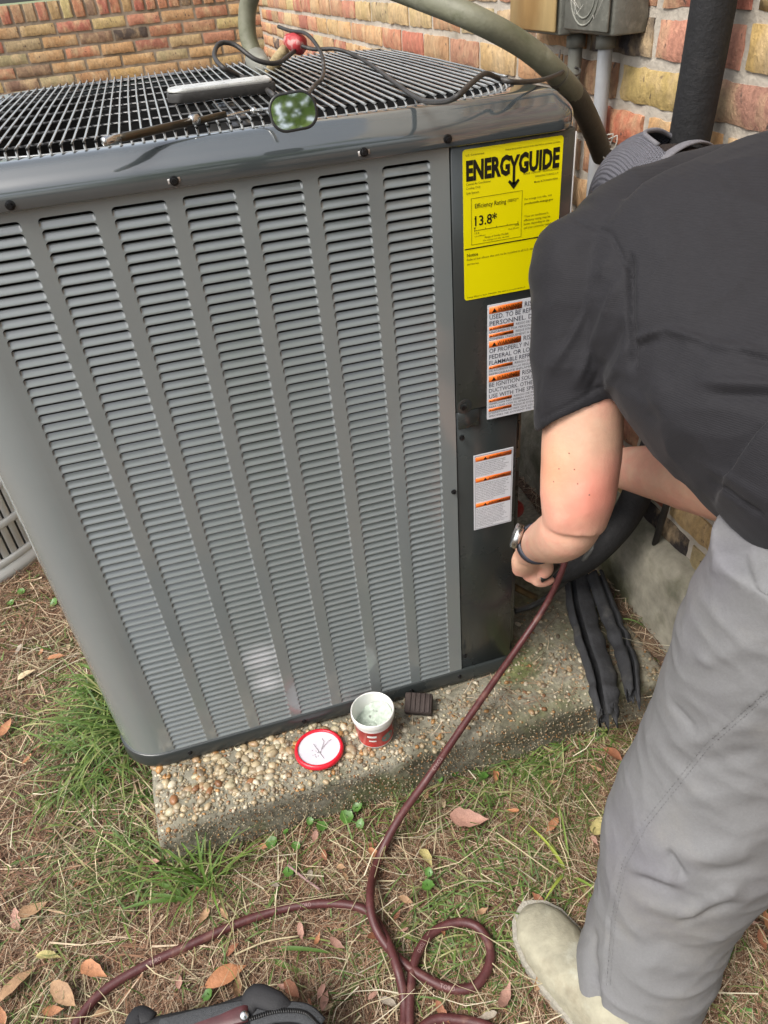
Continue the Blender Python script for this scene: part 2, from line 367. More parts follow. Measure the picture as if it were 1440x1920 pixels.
for c in range(-12, 17):
    z = Z0 + c * CP; off = {0: .3865, -1: .295, 1: .2885}.get(c, .2885 + .1065 * (c % 2) + random.uniform(-.01, .01))
    y = off
    while y > -1.2: y -= .213
    k = 0
    while y < WY - .1:
        y1 = y + .213 + random.uniform(-.006, .006); yc = (y + y1) / 2
        L = (y1 - y - .012) / .202; col = bcol()
        if c == 0 and abs(yc - .28) < .09: col = YE
        if c == 0 and abs(yc - .07) < .09: col = BR
        if c == 0 and abs(yc - .49) < .09: col = (.30, .16, .09)
        if c == -1 and abs(yc - .40) < .09: col = RD
        if c == -1 and abs(yc - .19) < .09: col = TN
        if c == 1 and abs(yc - .18) < .09: col = PK
        if c == 1 and abs(yc - .395) < .09: col = BK
        if c == 1 and abs(yc + .03) < .09: col = (.50, .34, .13)
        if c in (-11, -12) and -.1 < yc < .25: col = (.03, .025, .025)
        if c == -10 and yc < -.05: col = (.52, .2, .1)
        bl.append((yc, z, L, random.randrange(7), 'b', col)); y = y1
# house wall: brick local x -> world -Y, local y (into wall) -> +X
Rw = Matrix(((0, 1, 0, 0), (-1, 0, 0, 0), (0, 0, 1, 0), (0, 0, 0, 1)))
mort = MB()
nyy, nzz = 150, 70
yv = np.linspace(-1.3, WY + .3, nyy); zv = np.linspace(-.79, 1.15, nzz)
v = [(WX + .0055 + .002 * noise.noise(Vector((y * 14, z * 30, 1))), y, z) for z in zv for y in yv]
f = [(j * nyy + i, j * nyy + i + 1, (j + 1) * nyy + i + 1, (j + 1) * nyy + i) for j in range(nzz - 1) for i in range(nyy - 1)]
mort.add(v, f); mort.box((WX + .16, (WY - 1.0) / 2, .7), (.28, WY + 1.6, 3.6 - .6))
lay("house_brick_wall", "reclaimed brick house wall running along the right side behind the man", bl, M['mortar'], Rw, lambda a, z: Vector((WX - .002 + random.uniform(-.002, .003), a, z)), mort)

bl = []
TOPW = .165
z = TOPW - .048; x = -2.6
while x < WX: bl.append((x, z, 1.0 + random.uniform(-.06, .06), random.randrange(4), 'r', bcol())); x += .0705
for c in range(0, 15):
    z = TOPW - .103 - .034 - c * CP + .0; x = -2.7 + (.1065 if c % 2 else 0) + random.uniform(-.02, .02)
    while x < WX - .02:
        L = .213 + random.uniform(-.006, .006)
        bl.append((x + L / 2, z, (L - .012) / .202, random.randrange(7), 'b', tuple(a * b for a, b in zip(bcol(), (.92, .98, .95))))); x += L
mort = MB(); v = []
xv = np.linspace(-2.8, WX, 120); zv = np.linspace(G - .05, TOPW - .004, 40)
v = [(x, WY + .006 + .002 * noise.noise(Vector((x * 14, z * 30, 1))), z) for z in zv for x in xv]
f = [(j * 120 + i, j * 120 + i + 1, (j + 1) * 120 + i + 1, (j + 1) * 120 + i) for j in range(39) for i in range(119)]
mort.add(v, f); mort.box(((WX - 2.8) / 2, WY + .13, (G + TOPW) / 2 - .03), (WX + 2.8, .22, TOPW - G + .05))
lay("garden_brick_wall", "lower brick garden wall with upright coping bricks behind the cooling unit", bl, M['mortar2'], Matrix.Identity(4), lambda a, z: Vector((a, WY - .002 + random.uniform(-.003, .003), z)), mort)

fd = MB(); ny = 60
prof = [(WX + .05, -.765), (WX - .02, -.772), (WX - .035, -.79), (WX - .043, -.86), (WX - .046, G - .06)]
fd.loops([[(a + .006 * noise.noise(Vector((y * 6, b * 12, 2))), y, b + .006 * noise.noise(Vector((y * 5, b, 9)))) for a, b in prof] for y in np.linspace(-1.3, WY, 90)], False, False, False)
tag(ob("foundation_ledge", fd, M['found']), "mossy grey concrete foundation ledge under the house brick wall", "foundation", kind="structure")

# ------------------------------------------------------------------ concrete pad
pad = MB(); PX0, PX1, PY0, PY1 = -.612, .388, -.125, .95
def padtop(x, y):
    ex = min(x - PX0, PX1 - x, y - PY0, .2)
    d = -.012 * max(0, 1 - ex / .018) ** 2 - .03 * max(0, 1 - math.hypot(x - PX0, y - PY0) / .085) - .012 * max(0, 1 - abs(y - PY0) / .03) * (.5 + noise.noise(Vector((x * 15, 1, 4))))
    return PT - .001 + d + .0025 * noise.noise(Vector((x * 22, y * 22, 5)))
xs = np.concatenate([np.linspace(PX0, PX0 + .05, 9), np.arange(PX0 + .06, PX1 - .02, .0125), np.linspace(PX1 - .012, PX1, 4)])
ys = np.concatenate([np.linspace(PY0, PY0 + .03, 7), np.arange(PY0 + .04, .2, .0125), np.linspace(.25, PY1, 12)])
nx, ny = len(xs), len(ys)
v = [(x + (.004 * noise.noise(Vector((y * 20, 3, 3))) if i in (0, nx - 1) else 0), y + (.004 * noise.noise(Vector((x * 20, 5, 3))) if j == 0 else 0), padtop(x, y)) for j, y in enumerate(ys) for i, x in enumerate(xs)]
f = [(j * nx + i, j * nx + i + 1, (j + 1) * nx + i + 1, (j + 1) * nx + i) for j in range(ny - 1) for i in range(nx - 1)]
edge = [(j * nx) for j in range(ny - 1, -1, -1)] + [i for i in range(1, nx)] + [j * nx + nx - 1 for j in range(1, ny)]
pv = list(v); prev = edge
for lv in range(1, 7):
    cur = []
    for e in edge:
        x, y, z = v[e]; t = lv / 6
        zz = z * (1 - t) + (G - .04) * t
        o_ = .007 * noise.noise(Vector((x * 22, y * 22, zz * 30))) - .004
        cur.append(len(pv)); pv.append((x + (o_ if x > 0 else -o_) * (1 if x < PX0 + .01 or x > PX1 - .01 else 0), y - o_ * (1 if y < PY0 + .01 else 0), zz))
    f += [(prev[q], prev[q + 1], cur[q + 1], cur[q]) for q in range(len(edge) - 1)]
    prev = cur
pad.add(pv, f)
padr = root("concrete_pad", (0, 0, G), "thick weathered pebbled concrete pad under the grey cooling unit", "concrete pad")
under(ob("slab", pad, M['concrete']), padr, (0, 0, G))
# embedded and loose pebbles
ico_v = []; ico_f = []
def make_ico(sub):
    import bmesh
    b = bmesh.new(); bmesh.ops.create_icosphere(b, subdivisions=sub, radius=1)
    v = np.array([p.co[:] for p in b.verts]); f = [tuple(q.index for q in g.verts) for g in b.faces]; b.free(); return v, f
I1 = make_ico(1); I2 = make_ico(2)
PEB = [(.42, .34, .21), (.36, .28, .17), (.38, .20, .07), (.24, .11, .045), (.52, .46, .34), (.28, .23, .15), (.17, .13, .085), (.42, .37, .24), (.32, .21, .11)]
def npmesh(name, V, F, C, smooth=True):
    me = bpy.data.meshes.new(name); V = np.asarray(V, np.float32); nv = len(V)
    F = np.asarray(F, np.int32); k = F.shape[1]; nf = len(F)
    me.vertices.add(nv); me.vertices.foreach_set("co", V.ravel())
    me.loops.add(nf * k); me.loops.foreach_set("vertex_index", F.ravel())
    me.polygons.add(nf); me.polygons.foreach_set("loop_start", np.arange(0, nf * k, k, dtype=np.int32))
    me.polygons.foreach_set("use_smooth", np.full(nf, smooth))
    me.update(calc_edges=True)
    if C is not None:
        a = me.color_attributes.new("tint", 'FLOAT_COLOR', 'POINT'); c4 = np.ones((nv, 4), np.float32); c4[:, :3] = C; a.data.foreach_set("color", c4.ravel())
    me.validate(); return me
def blobs(specs):
    V = []; F = []; C = []; n = 0
    for (p, s, ico, c) in specs:
        v, f = (I1 if ico == 1 else I2)
        R_ = Matrix.Rotation(random.uniform(0, 6.28), 3, 'Z') @ Matrix.Rotation(random.uniform(-.3, .3), 3, 'X')
        q = v * (1 + rng.normal(0, .07, (len(v), 1))) * np.array(s); q = q @ np.array(R_).T + np.array(p)
        V.append(q); F.append(np.array(f) + n); n += len(v); C.append(np.tile(c, (len(v), 1)))
    return np.concatenate(V), np.concatenate(F), np.concatenate(C)
sp = []
for i in range(7000):
    x = random.uniform(PX0 + .006, PX1 - .006); y = PY0 + .002 + abs(random.triangular(0, .33, .0))
    dens = 1 if x < -.32 else .75
    if random.random() > dens or (x > -.12 and random.random() < .4): continue
    big = random.random()
    s = random.uniform(.0011, .0034) if big < .80 else random.uniform(.0034, .0062)
    if x < -.2 and random.random() < .13 and y > PY0 + .03: s = random.uniform(.005, .0092)
    c = random.choices(PEB, [5, 5, 2.2, 1.5, 4, 4, 3, 3, 3])[0]; k = random.uniform(.7, 1.1)
    if x > -.15: k *= .8; s = min(s, .0062)
    sp.append(((x, y, padtop(x, y) + (s * .1 if s < .005 else s * .12)), (s * random.uniform(1, 1.35), s * random.uniform(.7, 1), s * random.uniform(.5, .75)), 1 if s < .006 else 2, [a * k for a in c]))
for i in range(4200):       # pebbles showing in the cast sides
    x = random.uniform(PX0, PX1); z = random.uniform(G - .01, PT - .012); s = random.uniform(.0009, .0024)
    c = random.choice(PEB); k = random.uniform(.45, .95)
    if random.random() < .82: sp.append(((x, PY0 - .001 + .003 * random.random(), z), (s, s * .6, s), 1, [a * k for a in c]))
    else: sp.append(((PX0 + .002, random.uniform(PY0, .4), z), (s * .6, s, s), 1, [a * k for a in c]))
V, F, C = blobs(sp)
under(ob("pebbles", npmesh("pebbles", V, F, C), M['pebble'], kind="stuff"), padr, (0, 0, G))

# ------------------------------------------------------------------ the big cooling unit
UX0, UX1, UY1 = -.654, .165, .83
A0 = (0, 0, PT)
ac = root("air_conditioner", A0, "large grey louvered central air conditioner with a black wire grille top", "air conditioner")
def part(name, me, mt, par=ac, kind=None):
    o = ob(name, me, mt, None, kind=kind)
    o.parent = par
    if par is ac: o.location = -Vector(A0)
    return o
def rr(x0, x1, y0, y1, r, n=8):
    "rounded rectangle, r = radii at (x0y0, x1y0, x1y1, x0y1); counter-clockwise"
    o = []
    for (cx, cy, a0, q) in ((x0 + r[0], y0 + r[0], 180, r[0]), (x1 - r[1], y0 + r[1], 270, r[1]), (x1 - r[2], y1 - r[2], 0, r[2]), (x0 + r[3], y1 - r[3], 90, r[3])):
        for k in range(n + 1):
            a = math.radians(a0 + 90 * k / n); o.append((cx + q * math.cos(a), cy + q * math.sin(a)))
    return o
LX0, LP, LW, LH = -.5587, .0787, .0607, .01265
LT = -.0042; NR = 73; LB = LT - NR * LH
ZT, ZB = .0075, -.9295
# louvered sheet
pn = MB()
def quad(mb, x0, x1, z0, z1, y=0.0): mb.add([(x0, y, z0), (x1, y, z0), (x1, y, z1), (x0, y, z1)], [(0, 1, 2, 3)])
quad(pn, UX0 + .08, LX0, ZB, ZT); quad(pn, LX0 + 6 * LP + LW, -.0015, ZB, ZT)
for k in range(6): quad(pn, LX0 + k * LP + LW, LX0 + (k + 1) * LP, ZB, ZT)
for k in range(7): quad(pn, LX0 + k * LP, LX0 + k * LP + LW, LT, ZT); quad(pn, LX0 + k * LP, LX0 + k * LP + LW, ZB, LB)
cor = [(UX0 + .08 - .08 * math.sin(math.radians(a)), .08 - .08 * math.cos(math.radians(a))) for a in range(0, 91, 5)] + [(UX0, UY1)]
pn.loops([[(x, y, ZB) for x, y in cor], [(x, y, ZT) for x, y in cor]], False, False, False)
pn.add([(-.0015, 0, ZB), (-.0015, .012, ZB), (-.0015, .012, ZT), (-.0015, 0, ZT)], [(0, 1, 2, 3)])
panel = part("louver_panel", pn.mesh("louver_panel", True, False), M['panel'])
def louver_cell(mb=None, ox=0, oz=0):
    nxl = 16; z0, z1, r, D = .0005, .0119, .0052, .0045
    xsl = [0, .0004, .0012, .0024, .004, .006, .011] + [.011 + (LW - .022) * k / 4 for k in range(1, 4)]
    xsl = xsl + [LW - q for q in reversed(xsl[:7])]
    V_ = []; nrow = 0
    rows = []
    for x in xsl:
        d = min(x, LW - x); zt = z1 if d >= r else z1 - r + math.sqrt(max(0, r * r - (r - d) ** 2)); zb = z0 + (.0016 * (1 - d / .003) ** 2 if d < .003 else 0)
        e = min(1, d / .0016); e = e * e * (3 - 2 * e) * .9 + .1
        colv = [(x, 0, 0), (x, 0, zb)]
        for t in (.2, .45, .72, 1.0):
            colv.append((x, D * e * (.80 * t + .20 * t ** 2), zb + t * (min(zt, .0081) - zb)))
        colv += [(x, .0014, zt), (x, 0, zt), (x, 0, LH)]
        rows.append(colv)
    n = len(rows[0]); V_ = [(p[0] + ox, p[1], p[2] + oz) for c_ in rows for p in c_]
    F_ = []
    for i in range(len(rows) - 1):
        for j in range(n - 1):
            if j == 5: continue        # the open slot
            a = i * n + j; F_.append((a, a + n, a + n + 1, a + 1))
    if mb is None: mb = MB()
    mb.add(V_, F_); return mb
lm = louver_cell().mesh("louver", True, False); lm.set_sharp_from_angle(angle=math.radians(60)); lm.materials.append(M['panel'])
mass = MB()
for j in range(NR):
    for k in range(7):
        px_, pz_ = LX0 + k * LP, LT - (j + 1) * LH
        if j < 42: ob("louver", lm, None, panel, (px_, 0, pz_))
        else: louver_cell(mass, px_, pz_)
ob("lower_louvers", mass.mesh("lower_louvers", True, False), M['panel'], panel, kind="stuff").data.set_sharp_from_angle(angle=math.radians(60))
# inside: coil behind the slots, right side sheet, back sheet, open service corner
ins = MB(); ins.box((-.30, .035, -.46), (.56, .02, .9)); ins.box((-.30, .42, -.5), (.6, .6, .78))
part("coil", ins, M['coil'])
sh = MB()
bc = rr(UX0 + .003, UX1 - .003, .003, UY1, (.08, .02, .02, .06))
right = [(UX1, .20), (UX1, UY1 - .02), (UX1 - .02, UY1), (UX0 + .06, UY1), (UX0, UY1 - .06)]
sh.loops([[(x, y, ZB) for x, y in right], [(x, y, ZT) for x, y in right]], False, False, False)
part("side_sheet", sh, M['dark'])
# upper service panel (full width) and lower access cover (narrower, valve corner left open)
sp_ = MB()
sp_.box((.0823, .0005, (-.357 + ZT) / 2), (.1645, .004, ZT + .357), .0012)
sp_.box((UX1 - .002, .055, (-.357 + ZT) / 2), (.004, .108, ZT + .357), .001)
sp_.box((.019, -.0003, -.372), (.034, .003, .03), .001)
part("service_panel", sp_, M['dark'])
part("panel_edge", MB().box((UX1 + .0012, -.0003, -.175), (.0022, .0022, .355), .0006), M['seam'])
acx = MB(); acx.box((.0505, .0035, (-.359 - .927) / 2), (.101, .0035, .568), .0012); acx.box((.1000, .018, (-.359 - .927) / 2), (.0022, .03, .568), .0008)
part("access_panel", acx, M['dark'])
cav = MB()
cav.box((.055, .10, -.64), (.004, .16, .55)); cav.box((.11, .192, -.46), (.11, .004, .92)); cav.box((.134, .1, -.352), (.058, .18, .003))
part("service_cavity", cav, M['black'])
part("corner_post", MB().box((.108, .0195, -.43), (.013, .002, .145), .0005).box((.1085, .024, -.64), (.016, .003, .55), .0005), M['dark'])
tg = part("faded_tag", MB().box((.1085, .0172, -.428), (.0105, .0012, .092)), M['tan'])
ob("printing", MB().box((.1075, .0162, -.40), (.002, .0005, .02)).box((.110, .0162, -.405), (.003, .0005, .002)).box((.1085, .0162, -.43), (.001, .0005, .05)).box((.1075, .0162, -.455), (.005, .0005, .0015)).box((.110, .0162, -.425), (.0012, .0005, .03)), M['ink'], tg)
vf = MB()      # service valves on a foot inside the corner
for vz, vx in ((-.70, .135), (-.80, .120)):
    vf.tube([(vx, .19, vz), (vx, .07, vz)], .011, 12, 1); vf.tube([(vx, .10, vz), (vx, .10, vz + .04)], .008, 10, 1); vf.tube([(vx, .075, vz), (vx + .035, .065, vz - .03), (vx + .06, .06, vz - .05)], .007, 10, 3)
    vf.lathe([(.001, 0), (.014, 0), (.014, .012), (.001, .012)], 6, (vx, .062, vz), (0, -1, 0))
part("service_valve", vf, mat("tarnished_brass", (.10, .07, .035), .5, .7, .3, 60))
part("valve_cap", MB().lathe([(.001, 0), (.016, 0), (.017, .02), (.012, .028), (.001, .028)], 16, (.118, .055, -.60), (0, -1, .2)), mat("dark_red_plastic", (.16, .01, .012), .4))
# base pan
bp_ = MB(); r_in = rr(UX0, .118, 0, UY1, (.08, .045, .05, .06), 10)
def offs(d): return rr(UX0 - d, .116 + d, -d, UY1 + d, (.08 + d, .045 + d, .05 + d, .06 + d), 10)
bp_.loops([[(x, y, z) for x, y in offs(d)] for d, z in ((-.004, -.9280), (.0015, -.9275), (.0035, -.9295), (.0035, -.9500), (.0045, -.9560), (.002, -.9615), (-.02, -.9615))], False, True)
bp_.loops([[(x, y, z) for x, y in offs(d)] for d, z in ((-.004, -.9280), (-.004, -.945), (-.03, -.946))], False, True)
part("base_pan", bp_, M['dark'])
for fx, fy in ((-.50, .1), (-.2, .06), (.07, .1), (-.5, .7), (.05, .7)): part("foot", MB().box((fx, fy, -.963), (.06, .06, .006), .001), M['rubber'])
# top cap
cp = MB()
def cpr(d, z): return [(x, y, z) for x, y in rr(UX0 - .007 + d, UX1 + .006 - d, -.007 + d, UY1 + .007 - d, (max(.085 - d, .01), max(.034 - d, .006), max(.034 - d, .006), max(.085 - d, .01)), 10)]
opn = lambda d, z: [(x, y, z) for x, y in rr(-.585 + d, .135 - d, .040 + d, .790 - d, (.16, .12, .19, .17), 10)]
cpl = [cpr(.004, .0066), cpr(.0005, .0062), cpr(0, .008), cpr(.0002, .0215), cpr(.0016, .0265), cpr(.0052, .0318), cpr(.011, .0372), cpr(.0172, .0425), cpr(.0215, .0462), cpr(.0265, .0487), cpr(.033, .0495), opn(-.006, .0500), opn(-.002, .0495), opn(0, .047), opn(0, .030)]
cp.loops(cpl, False, False)
cpm = cp.mesh("top_cap"); part("top_cap", cpm, M['cap'])
wl = MB(); wl.loops([opn(0.001, .0298), opn(.001, -.10)], False, False); wl.loops([opn(.001, -.10), opn(.2, -.10)], False, True)
part("fan_well", wl, M['black'])
fan = MB()
for a in range(5):
    q = [Matrix.Rotation(a * 2 * math.pi / 5, 3, 'Z') @ Vector(p) for p in ((.05, -.02, 0), (.30, -.11, .0), (.31, .10, .035), (.05, .05, .03))]
    fan.add([p + Vector((-.225, .415, -.06)) for p in q], [(0, 1, 2, 3)])
fan.lathe([(.001, .03), (.06, .03), (.065, .0), (.065, -.03)], 24, (-.225, .415, -.055))
part("fan", fan, M['wire_dark'])
# grille: one wire each
gr = part("wire_grille", MB().tube([Vector(p) for p in opn(.004, .0475)] + [Vector(opn(.004, .0475)[0])], .0020, 6, 1), M['wire'])
def inside_opening(x):
    "y extent of the rounded opening at x"
    x0, x1, y0, y1 = -.585, .135, .040, .790; R_ = (.16, .12, .19, .17)
    def arc(xc, r): d = max(0, xc); return r - math.sqrt(max(0, r * r - d * d))
    lo = y0 + (arc(x0 + R_[0] - x, R_[0]) if x < x0 + R_[0] else arc(x - (x1 - R_[1]), R_[1]) if x > x1 - R_[1] else 0)
    hi = y1 - (arc(x0 + R_[3] - x, R_[3]) if x < x0 + R_[3] else arc(x - (x1 - R_[2]), R_[2]) if x > x1 - R_[2] else 0)
    return lo, hi
x = -.575
while x < .128:
    lo, hi = inside_opening(x)
    if hi - lo > .06:
        w_ = MB(); yy = [lo - .003, lo + .004, lo + .012, lo + .035, (lo + hi) / 2, hi - .035, hi - .012, hi - .004, hi + .003]; zz = [.044, .049, .0545, .0555, .057, .0555, .0545, .049, .044]
        w_.tube([(x + .0006 * math.sin(q * 9 + x * 50), q, h) for q, h in zip(yy, zz)], .0016, 6, 2)
        ob("wire", w_, M['wire'], gr)
    x += .0125
for y in np.linspace(.10, .73, 8):
    ob("cross_wire", MB().tube([(-.575, y, .0515), (.125, y, .0515)], .0022, 6, 1), M['wire_dark'], gr)
ob("bracket", MB().box((-.235, .30, .047), (.03, .46, .004), .001).box((-.225, .41, .046), (.40, .03, .004), .001), M['wire_dark'], gr)
# screws
def screw(x, y, z, r=.0048, ax=(0, -1, 0)):
    s = MB(); s.lathe([(.0001, .0045), (r * .62, .0045), (r * .66, .0035), (r * .66, .0012)], 6, (x, y, z), ax, None, True); s.lathe([(r * .66, .0014), (r * 1.05, .001), (r * 1.1, 0)], 16, (x, y, z), ax)
    return part("screw", s.mesh("screw", False), M['screw'])
for x_, z_ in ((-.3265, .0140), (-.1082, .0150), (-.005, .0160), (-.50, .0135)): screw(x_, -.0075, z_)
for x_, z_ in ((-.0082, -.4986), (.0046 + .003, -.4019), (-.534, -.942), (-.3202, -.9440), (-.1073, -.9435), (.0052, -.889), (-.0075, -.942)): screw(x_, -.0036 if z_ < -.9 else -.0015, z_, .004)
for x_ in (-.3265, -.1082): part("screw_slot", MB().tube([(x_ - .007, -.0066, .0138), (x_ + .007, -.0066, .0146)], .0030, 10, 1, flat=.3, up=(0, 1, 0)), M['seam'])
part("knockout_dimple", MB().lathe([(.0125, 0), (.010, .001), (.006, -.0005), (.004, .001), (.001, .001)], 24, (.0125, -.0016, -.349), (0, -1, 0), None, False, True), M['dark'])
part("screw", MB().lathe([(.0001, .004), (.0035, .004), (.004, .001)], 6, (.0095, -.002, -.349), (0, -1, 0), None, True).mesh("screw", False), M['screw'])

# ---- stickers and lettering
_gl = {}
def glyph(body, bold=0.0):
    k = (body, bold)
    if k in _gl: return _gl[k]
    cu = bpy.data.curves.new("t", 'FONT'); cu.body = body; cu.size = 1; cu.resolution_u = 2; cu.offset = bold; cu.fill_mode = 'FRONT'
    o = bpy.data.objects.new("t", cu); COL.objects.link(o); dg = bpy.context.evaluated_depsgraph_get(); dg.update()
    me = bpy.data.meshes.new_from_object(o.evaluated_get(dg)); bpy.data.objects.remove(o)
    V_ = np.array([v.co[:2] for v in me.vertices]) if len(me.vertices) else np.zeros((0, 2)); F_ = [tuple(p.vertices) for p in me.polygons]
    bpy.data.meshes.remove(me); _gl[k] = (V_, F_); return _gl[k]
def text(mb, s, x, z, h, width=None, bold=0.0, y=-.0, slope=0.0, align='L'):
    "letters of cap height h with the baseline at (x,z) on the unit's front"
    V_, F_ = glyph(s, bold)
    if not len(V_): return
    x0, x1 = V_[:, 0].min(), V_[:, 0].max(); sy = h / .70
    sx = sy if width is None else width / (x1 - x0)
    X = x + (V_[:, 0] - x0) * sx - ((x1 - x0) * sx if align == 'R' else 0); Z = z + V_[:, 1] * sy + (X - x) * slope
    mb.add([(a, y, b) for a, b in zip(X, Z)], F_)
def plate(x0, x1, z0, z1, y, r=.003, t=.0006):
    b = MB(); o = [(a, c) for a, c in rr(x0, x1, z0, z1, (r, r, r, r), 4)]
    b.loops([[(a, y + t, c) for a, c in o], [(a, y, c) for a, c in o]], False, True); return b.mesh("sticker", False)
YF = -.0016
EX, EW, ET, EH = .0150, .1334, .0005, .1875
eg = part("energy_sticker", plate(EX, EX + EW, ET - EH, ET, YF - .0006, .004), M['yellow'])
yl = YF - .0009
K = MB()
text(K, "ENERG", EX + .0042, -.0345, .0215, .0580, .048, yl)
text(K, "GUIDE", EX + .0738, -.0345 + .000, .0215, .0555, .048, yl)
K.add([(EX + .0600, yl, -.0135), (EX + .0645, yl, -.0135), (EX + .0677, yl, -.0215), (EX + .0710, yl, -.0135), (EX + .0755, yl, -.0135), (EX + .0695, yl, -.0265), (EX + .0695, yl, -.0480), (EX + .0660, yl, -.0480), (EX + .0660, yl, -.0265)], [(0, 1, 2, 8), (2, 3, 4, 5), (8, 2, 5), (8, 5, 6, 7)])
K.add([(EX + .0600, yl, -.0440), (EX + .0620, yl, -.0415), (EX + .0660, yl, -.0450), (EX + .0695, yl, -.0450), (EX + .0735, yl, -.0415), (EX + .0757, yl, -.0440), (EX + .0678, yl, -.0535)], [(0, 1, 2, 6), (2, 3, 6), (3, 4, 5, 6)])
K.add([(EX + .0145, yl, -.0815), (EX + .0172, yl, -.0787), (EX + .0172, yl, -.0805), (EX + .0152, yl, -.0826)], [(0, 1, 2, 3)])
text(K, "13.8*", EX + .0155, -.0905, .0120, .0300, .016, yl)
text(K, "Efficiency Rating", EX + .0155, -.0690, .0055, .0425, .006, yl); text(K, "(SEER2)**", EX + .0600, -.0680, .0035, .0150, .0, yl)
text(K, "Notice", EX + .0040, -.1285, .0042, .0155, .014, yl)
K.box((EX + .0645, yl + .0001, -.1185), (.127, .0002, .0014))
bxx0, bxx1, bz0, bz1 = EX + .0105, EX + .0800, -.1140, -.0565
for a, b_, c_, d_ in ((bxx0, bxx1, bz0, bz0 + .0003), (bxx0, bxx1, bz1 - .0003, bz1), (bxx0, bxx0 + .0003, bz0, bz1), (bxx1 - .0003, bxx1, bz0, bz1)): K.box(((a + b_) / 2, yl + .0001, (c_ + d_) / 2), (b_ - a, .0002, d_ - c_))
K.box((EX + .0450, yl + .0001, -.0965), (.061, .0002, .0005))
for q in range(5): K.box((EX + .0150 + .015 * q, yl + .0001, -.0958), (.0005, .0002, .0022 if q % 4 else .0045))
K.add([(EX + .0135, yl, -.0925), (EX + .0165, yl, -.0925), (EX + .0150, yl, -.0945)], [(0, 1, 2)])
text(K, "productinfo.energy.gov", EX + .0835, -.0745, .0026, .040, .010, yl)
ob("lettering", K.mesh("lettering", False, False), M['ink'], eg)
K = MB()
text(K, "U.S. Government", EX + .004, -.0072, .0023, .0240, 0, yl)
text(K, "Federal law prohibits removal of this label before consumer purchase.", EX + .0560, -.0072, .0021, .0730, 0, yl)
text(K, "Central Air Conditioner", EX + .004, -.0405, .0026, .0330, 0, yl); text(K, "Cooling Only", EX + .004, -.0452, .0026, .0190, 0, yl); text(K, "Split System", EX + .004, -.0510, .0026, .0170, .004, yl)
text(K, "TRANE COMFORT TECHNOLOGIES", EX + .0800, -.0385, .0024, .0490, 0, yl); text(K, "MANUFACTURING, L.P.", EX + .0970, -.0435, .0024, .0320, 0, yl); text(K, "Model 4L7A3060N1000A", EX + .0960, -.0500, .0024, .0325, .004, yl)
text(K, "For energy cost info, visit", EX + .0835, -.0690, .0026, .038, 0, yl)
for q, s in enumerate(("*Your air conditioner's", "efficiency rating may be", "better depending on the", "coil your contractor installs.")): text(K, s, EX + .0835, -.0905 - .0048 * q, .0028, (.034, .037, .036, .041)[q], 0, yl)
text(K, "13.8", EX + .0150, -.1012, .0022, .006, 0, yl); text(K, "23.8", EX + .0705, -.0990, .0022, .006, 0, yl); text(K, "Least Efficient", EX + .0150, -.1045, .0018, .0150, 0, yl); text(K, "Most Efficient", EX + .0620, -.1025, .0018, .0145, 0, yl)
text(K, "Range of Similar Models", EX + .0290, -.1080, .0025, .0330, 0, yl); text(K, "*For energy cost info, see label", EX + .0260, -.1115, .0018, .0370, 0, yl)
text(K, "Federal law allows this unit to be installed in all U.S. states and", EX + .004, -.1335, .0028, .1060, 0, yl); text(K, "territories.", EX + .004, -.1395, .0028, .0170, 0, yl)
text(K, "Energy Efficiency Ratio 7.80/SEER. This label is on model 4L7A L.P.", EX + .004, -.1840, .0020, .0850, 0, yl)
ob("small_print", K.mesh("small_print", False, False), M['inkthin'], eg)
# large warning sticker
WX0, WX1, WZ0, WZ1 = .0478, .1560, -.3785, -.1990
ws = part("warning_sticker", plate(WX0, WX1, WZ0, WZ1, YF - .0018, .0006), M['white'])
yl = YF - .0021; K = MB(); O = MB(); T = MB()
def tri(mb, x, z, s, y): mb.add([(x, y, z), (x + s, y, z), (x + s / 2, y, z + s * .9)], [(0, 1, 2)])
zc = WZ1 - .0025
rowsW = [("w", "WARNING", "RISK OF FIRE"), ("t", "USED. TO BE REPAIRED BY"), ("t", "PERSONNEL. DO NOT"), ("o", "ADVERTENCIA", "RIESGO DE FUEGO"), ("s", "UNICAMENTE POR PERSONAL DE SERVICIO"), ("o", "AVERTISSEMENT", "RISQUE D'INCENDIE"), ("s", "CONFIEES UNIQUEMENT A DU PERSONNEL"),
         ("w", "WARNING", "RISK OF"), ("t", "OF PROPERLY IN ACCORD"), ("t", "FEDERAL OR LOCAL REG"), ("t", "FLAMMABLE REFRIGERANT"), ("o", "ADVERTENCIA", "RIESGO DE INC"), ("s", "DE ACUERDO CON LAS REGLAMENTACIONES"), ("s", "REFRIGERANTE INFLAMABLE USADO"),
         ("w", "WARNING", "RISK OF"), ("t", "BE IGNITION SOURCES IN"), ("t", "DUCTWORK. OTHER THAN"), ("t", "USE WITH THE SPECIFIED"), ("o", "ADVERTENCIA", "RIESGO DE INC"), ("s", "IGNICION NO DEBEN INSTALARSE EN"), ("s", "PARA USAR CON EL APARATO ESPECIFICO"), ("o", "AVERTISSEMENT", "RISQUE D'INC"), ("s", "D'IGNITION AUTRES QUE LES APPAREILS"), ("s", "SPECIFIES NE DOIVENT PAS ETRE INST")]
hh = {'w': .0103, 't': .0091, 'o': .0054, 's': .0050}; tot = sum(hh[r_[0]] for r_ in rowsW); kf = (WZ1 - WZ0 - .005) / tot
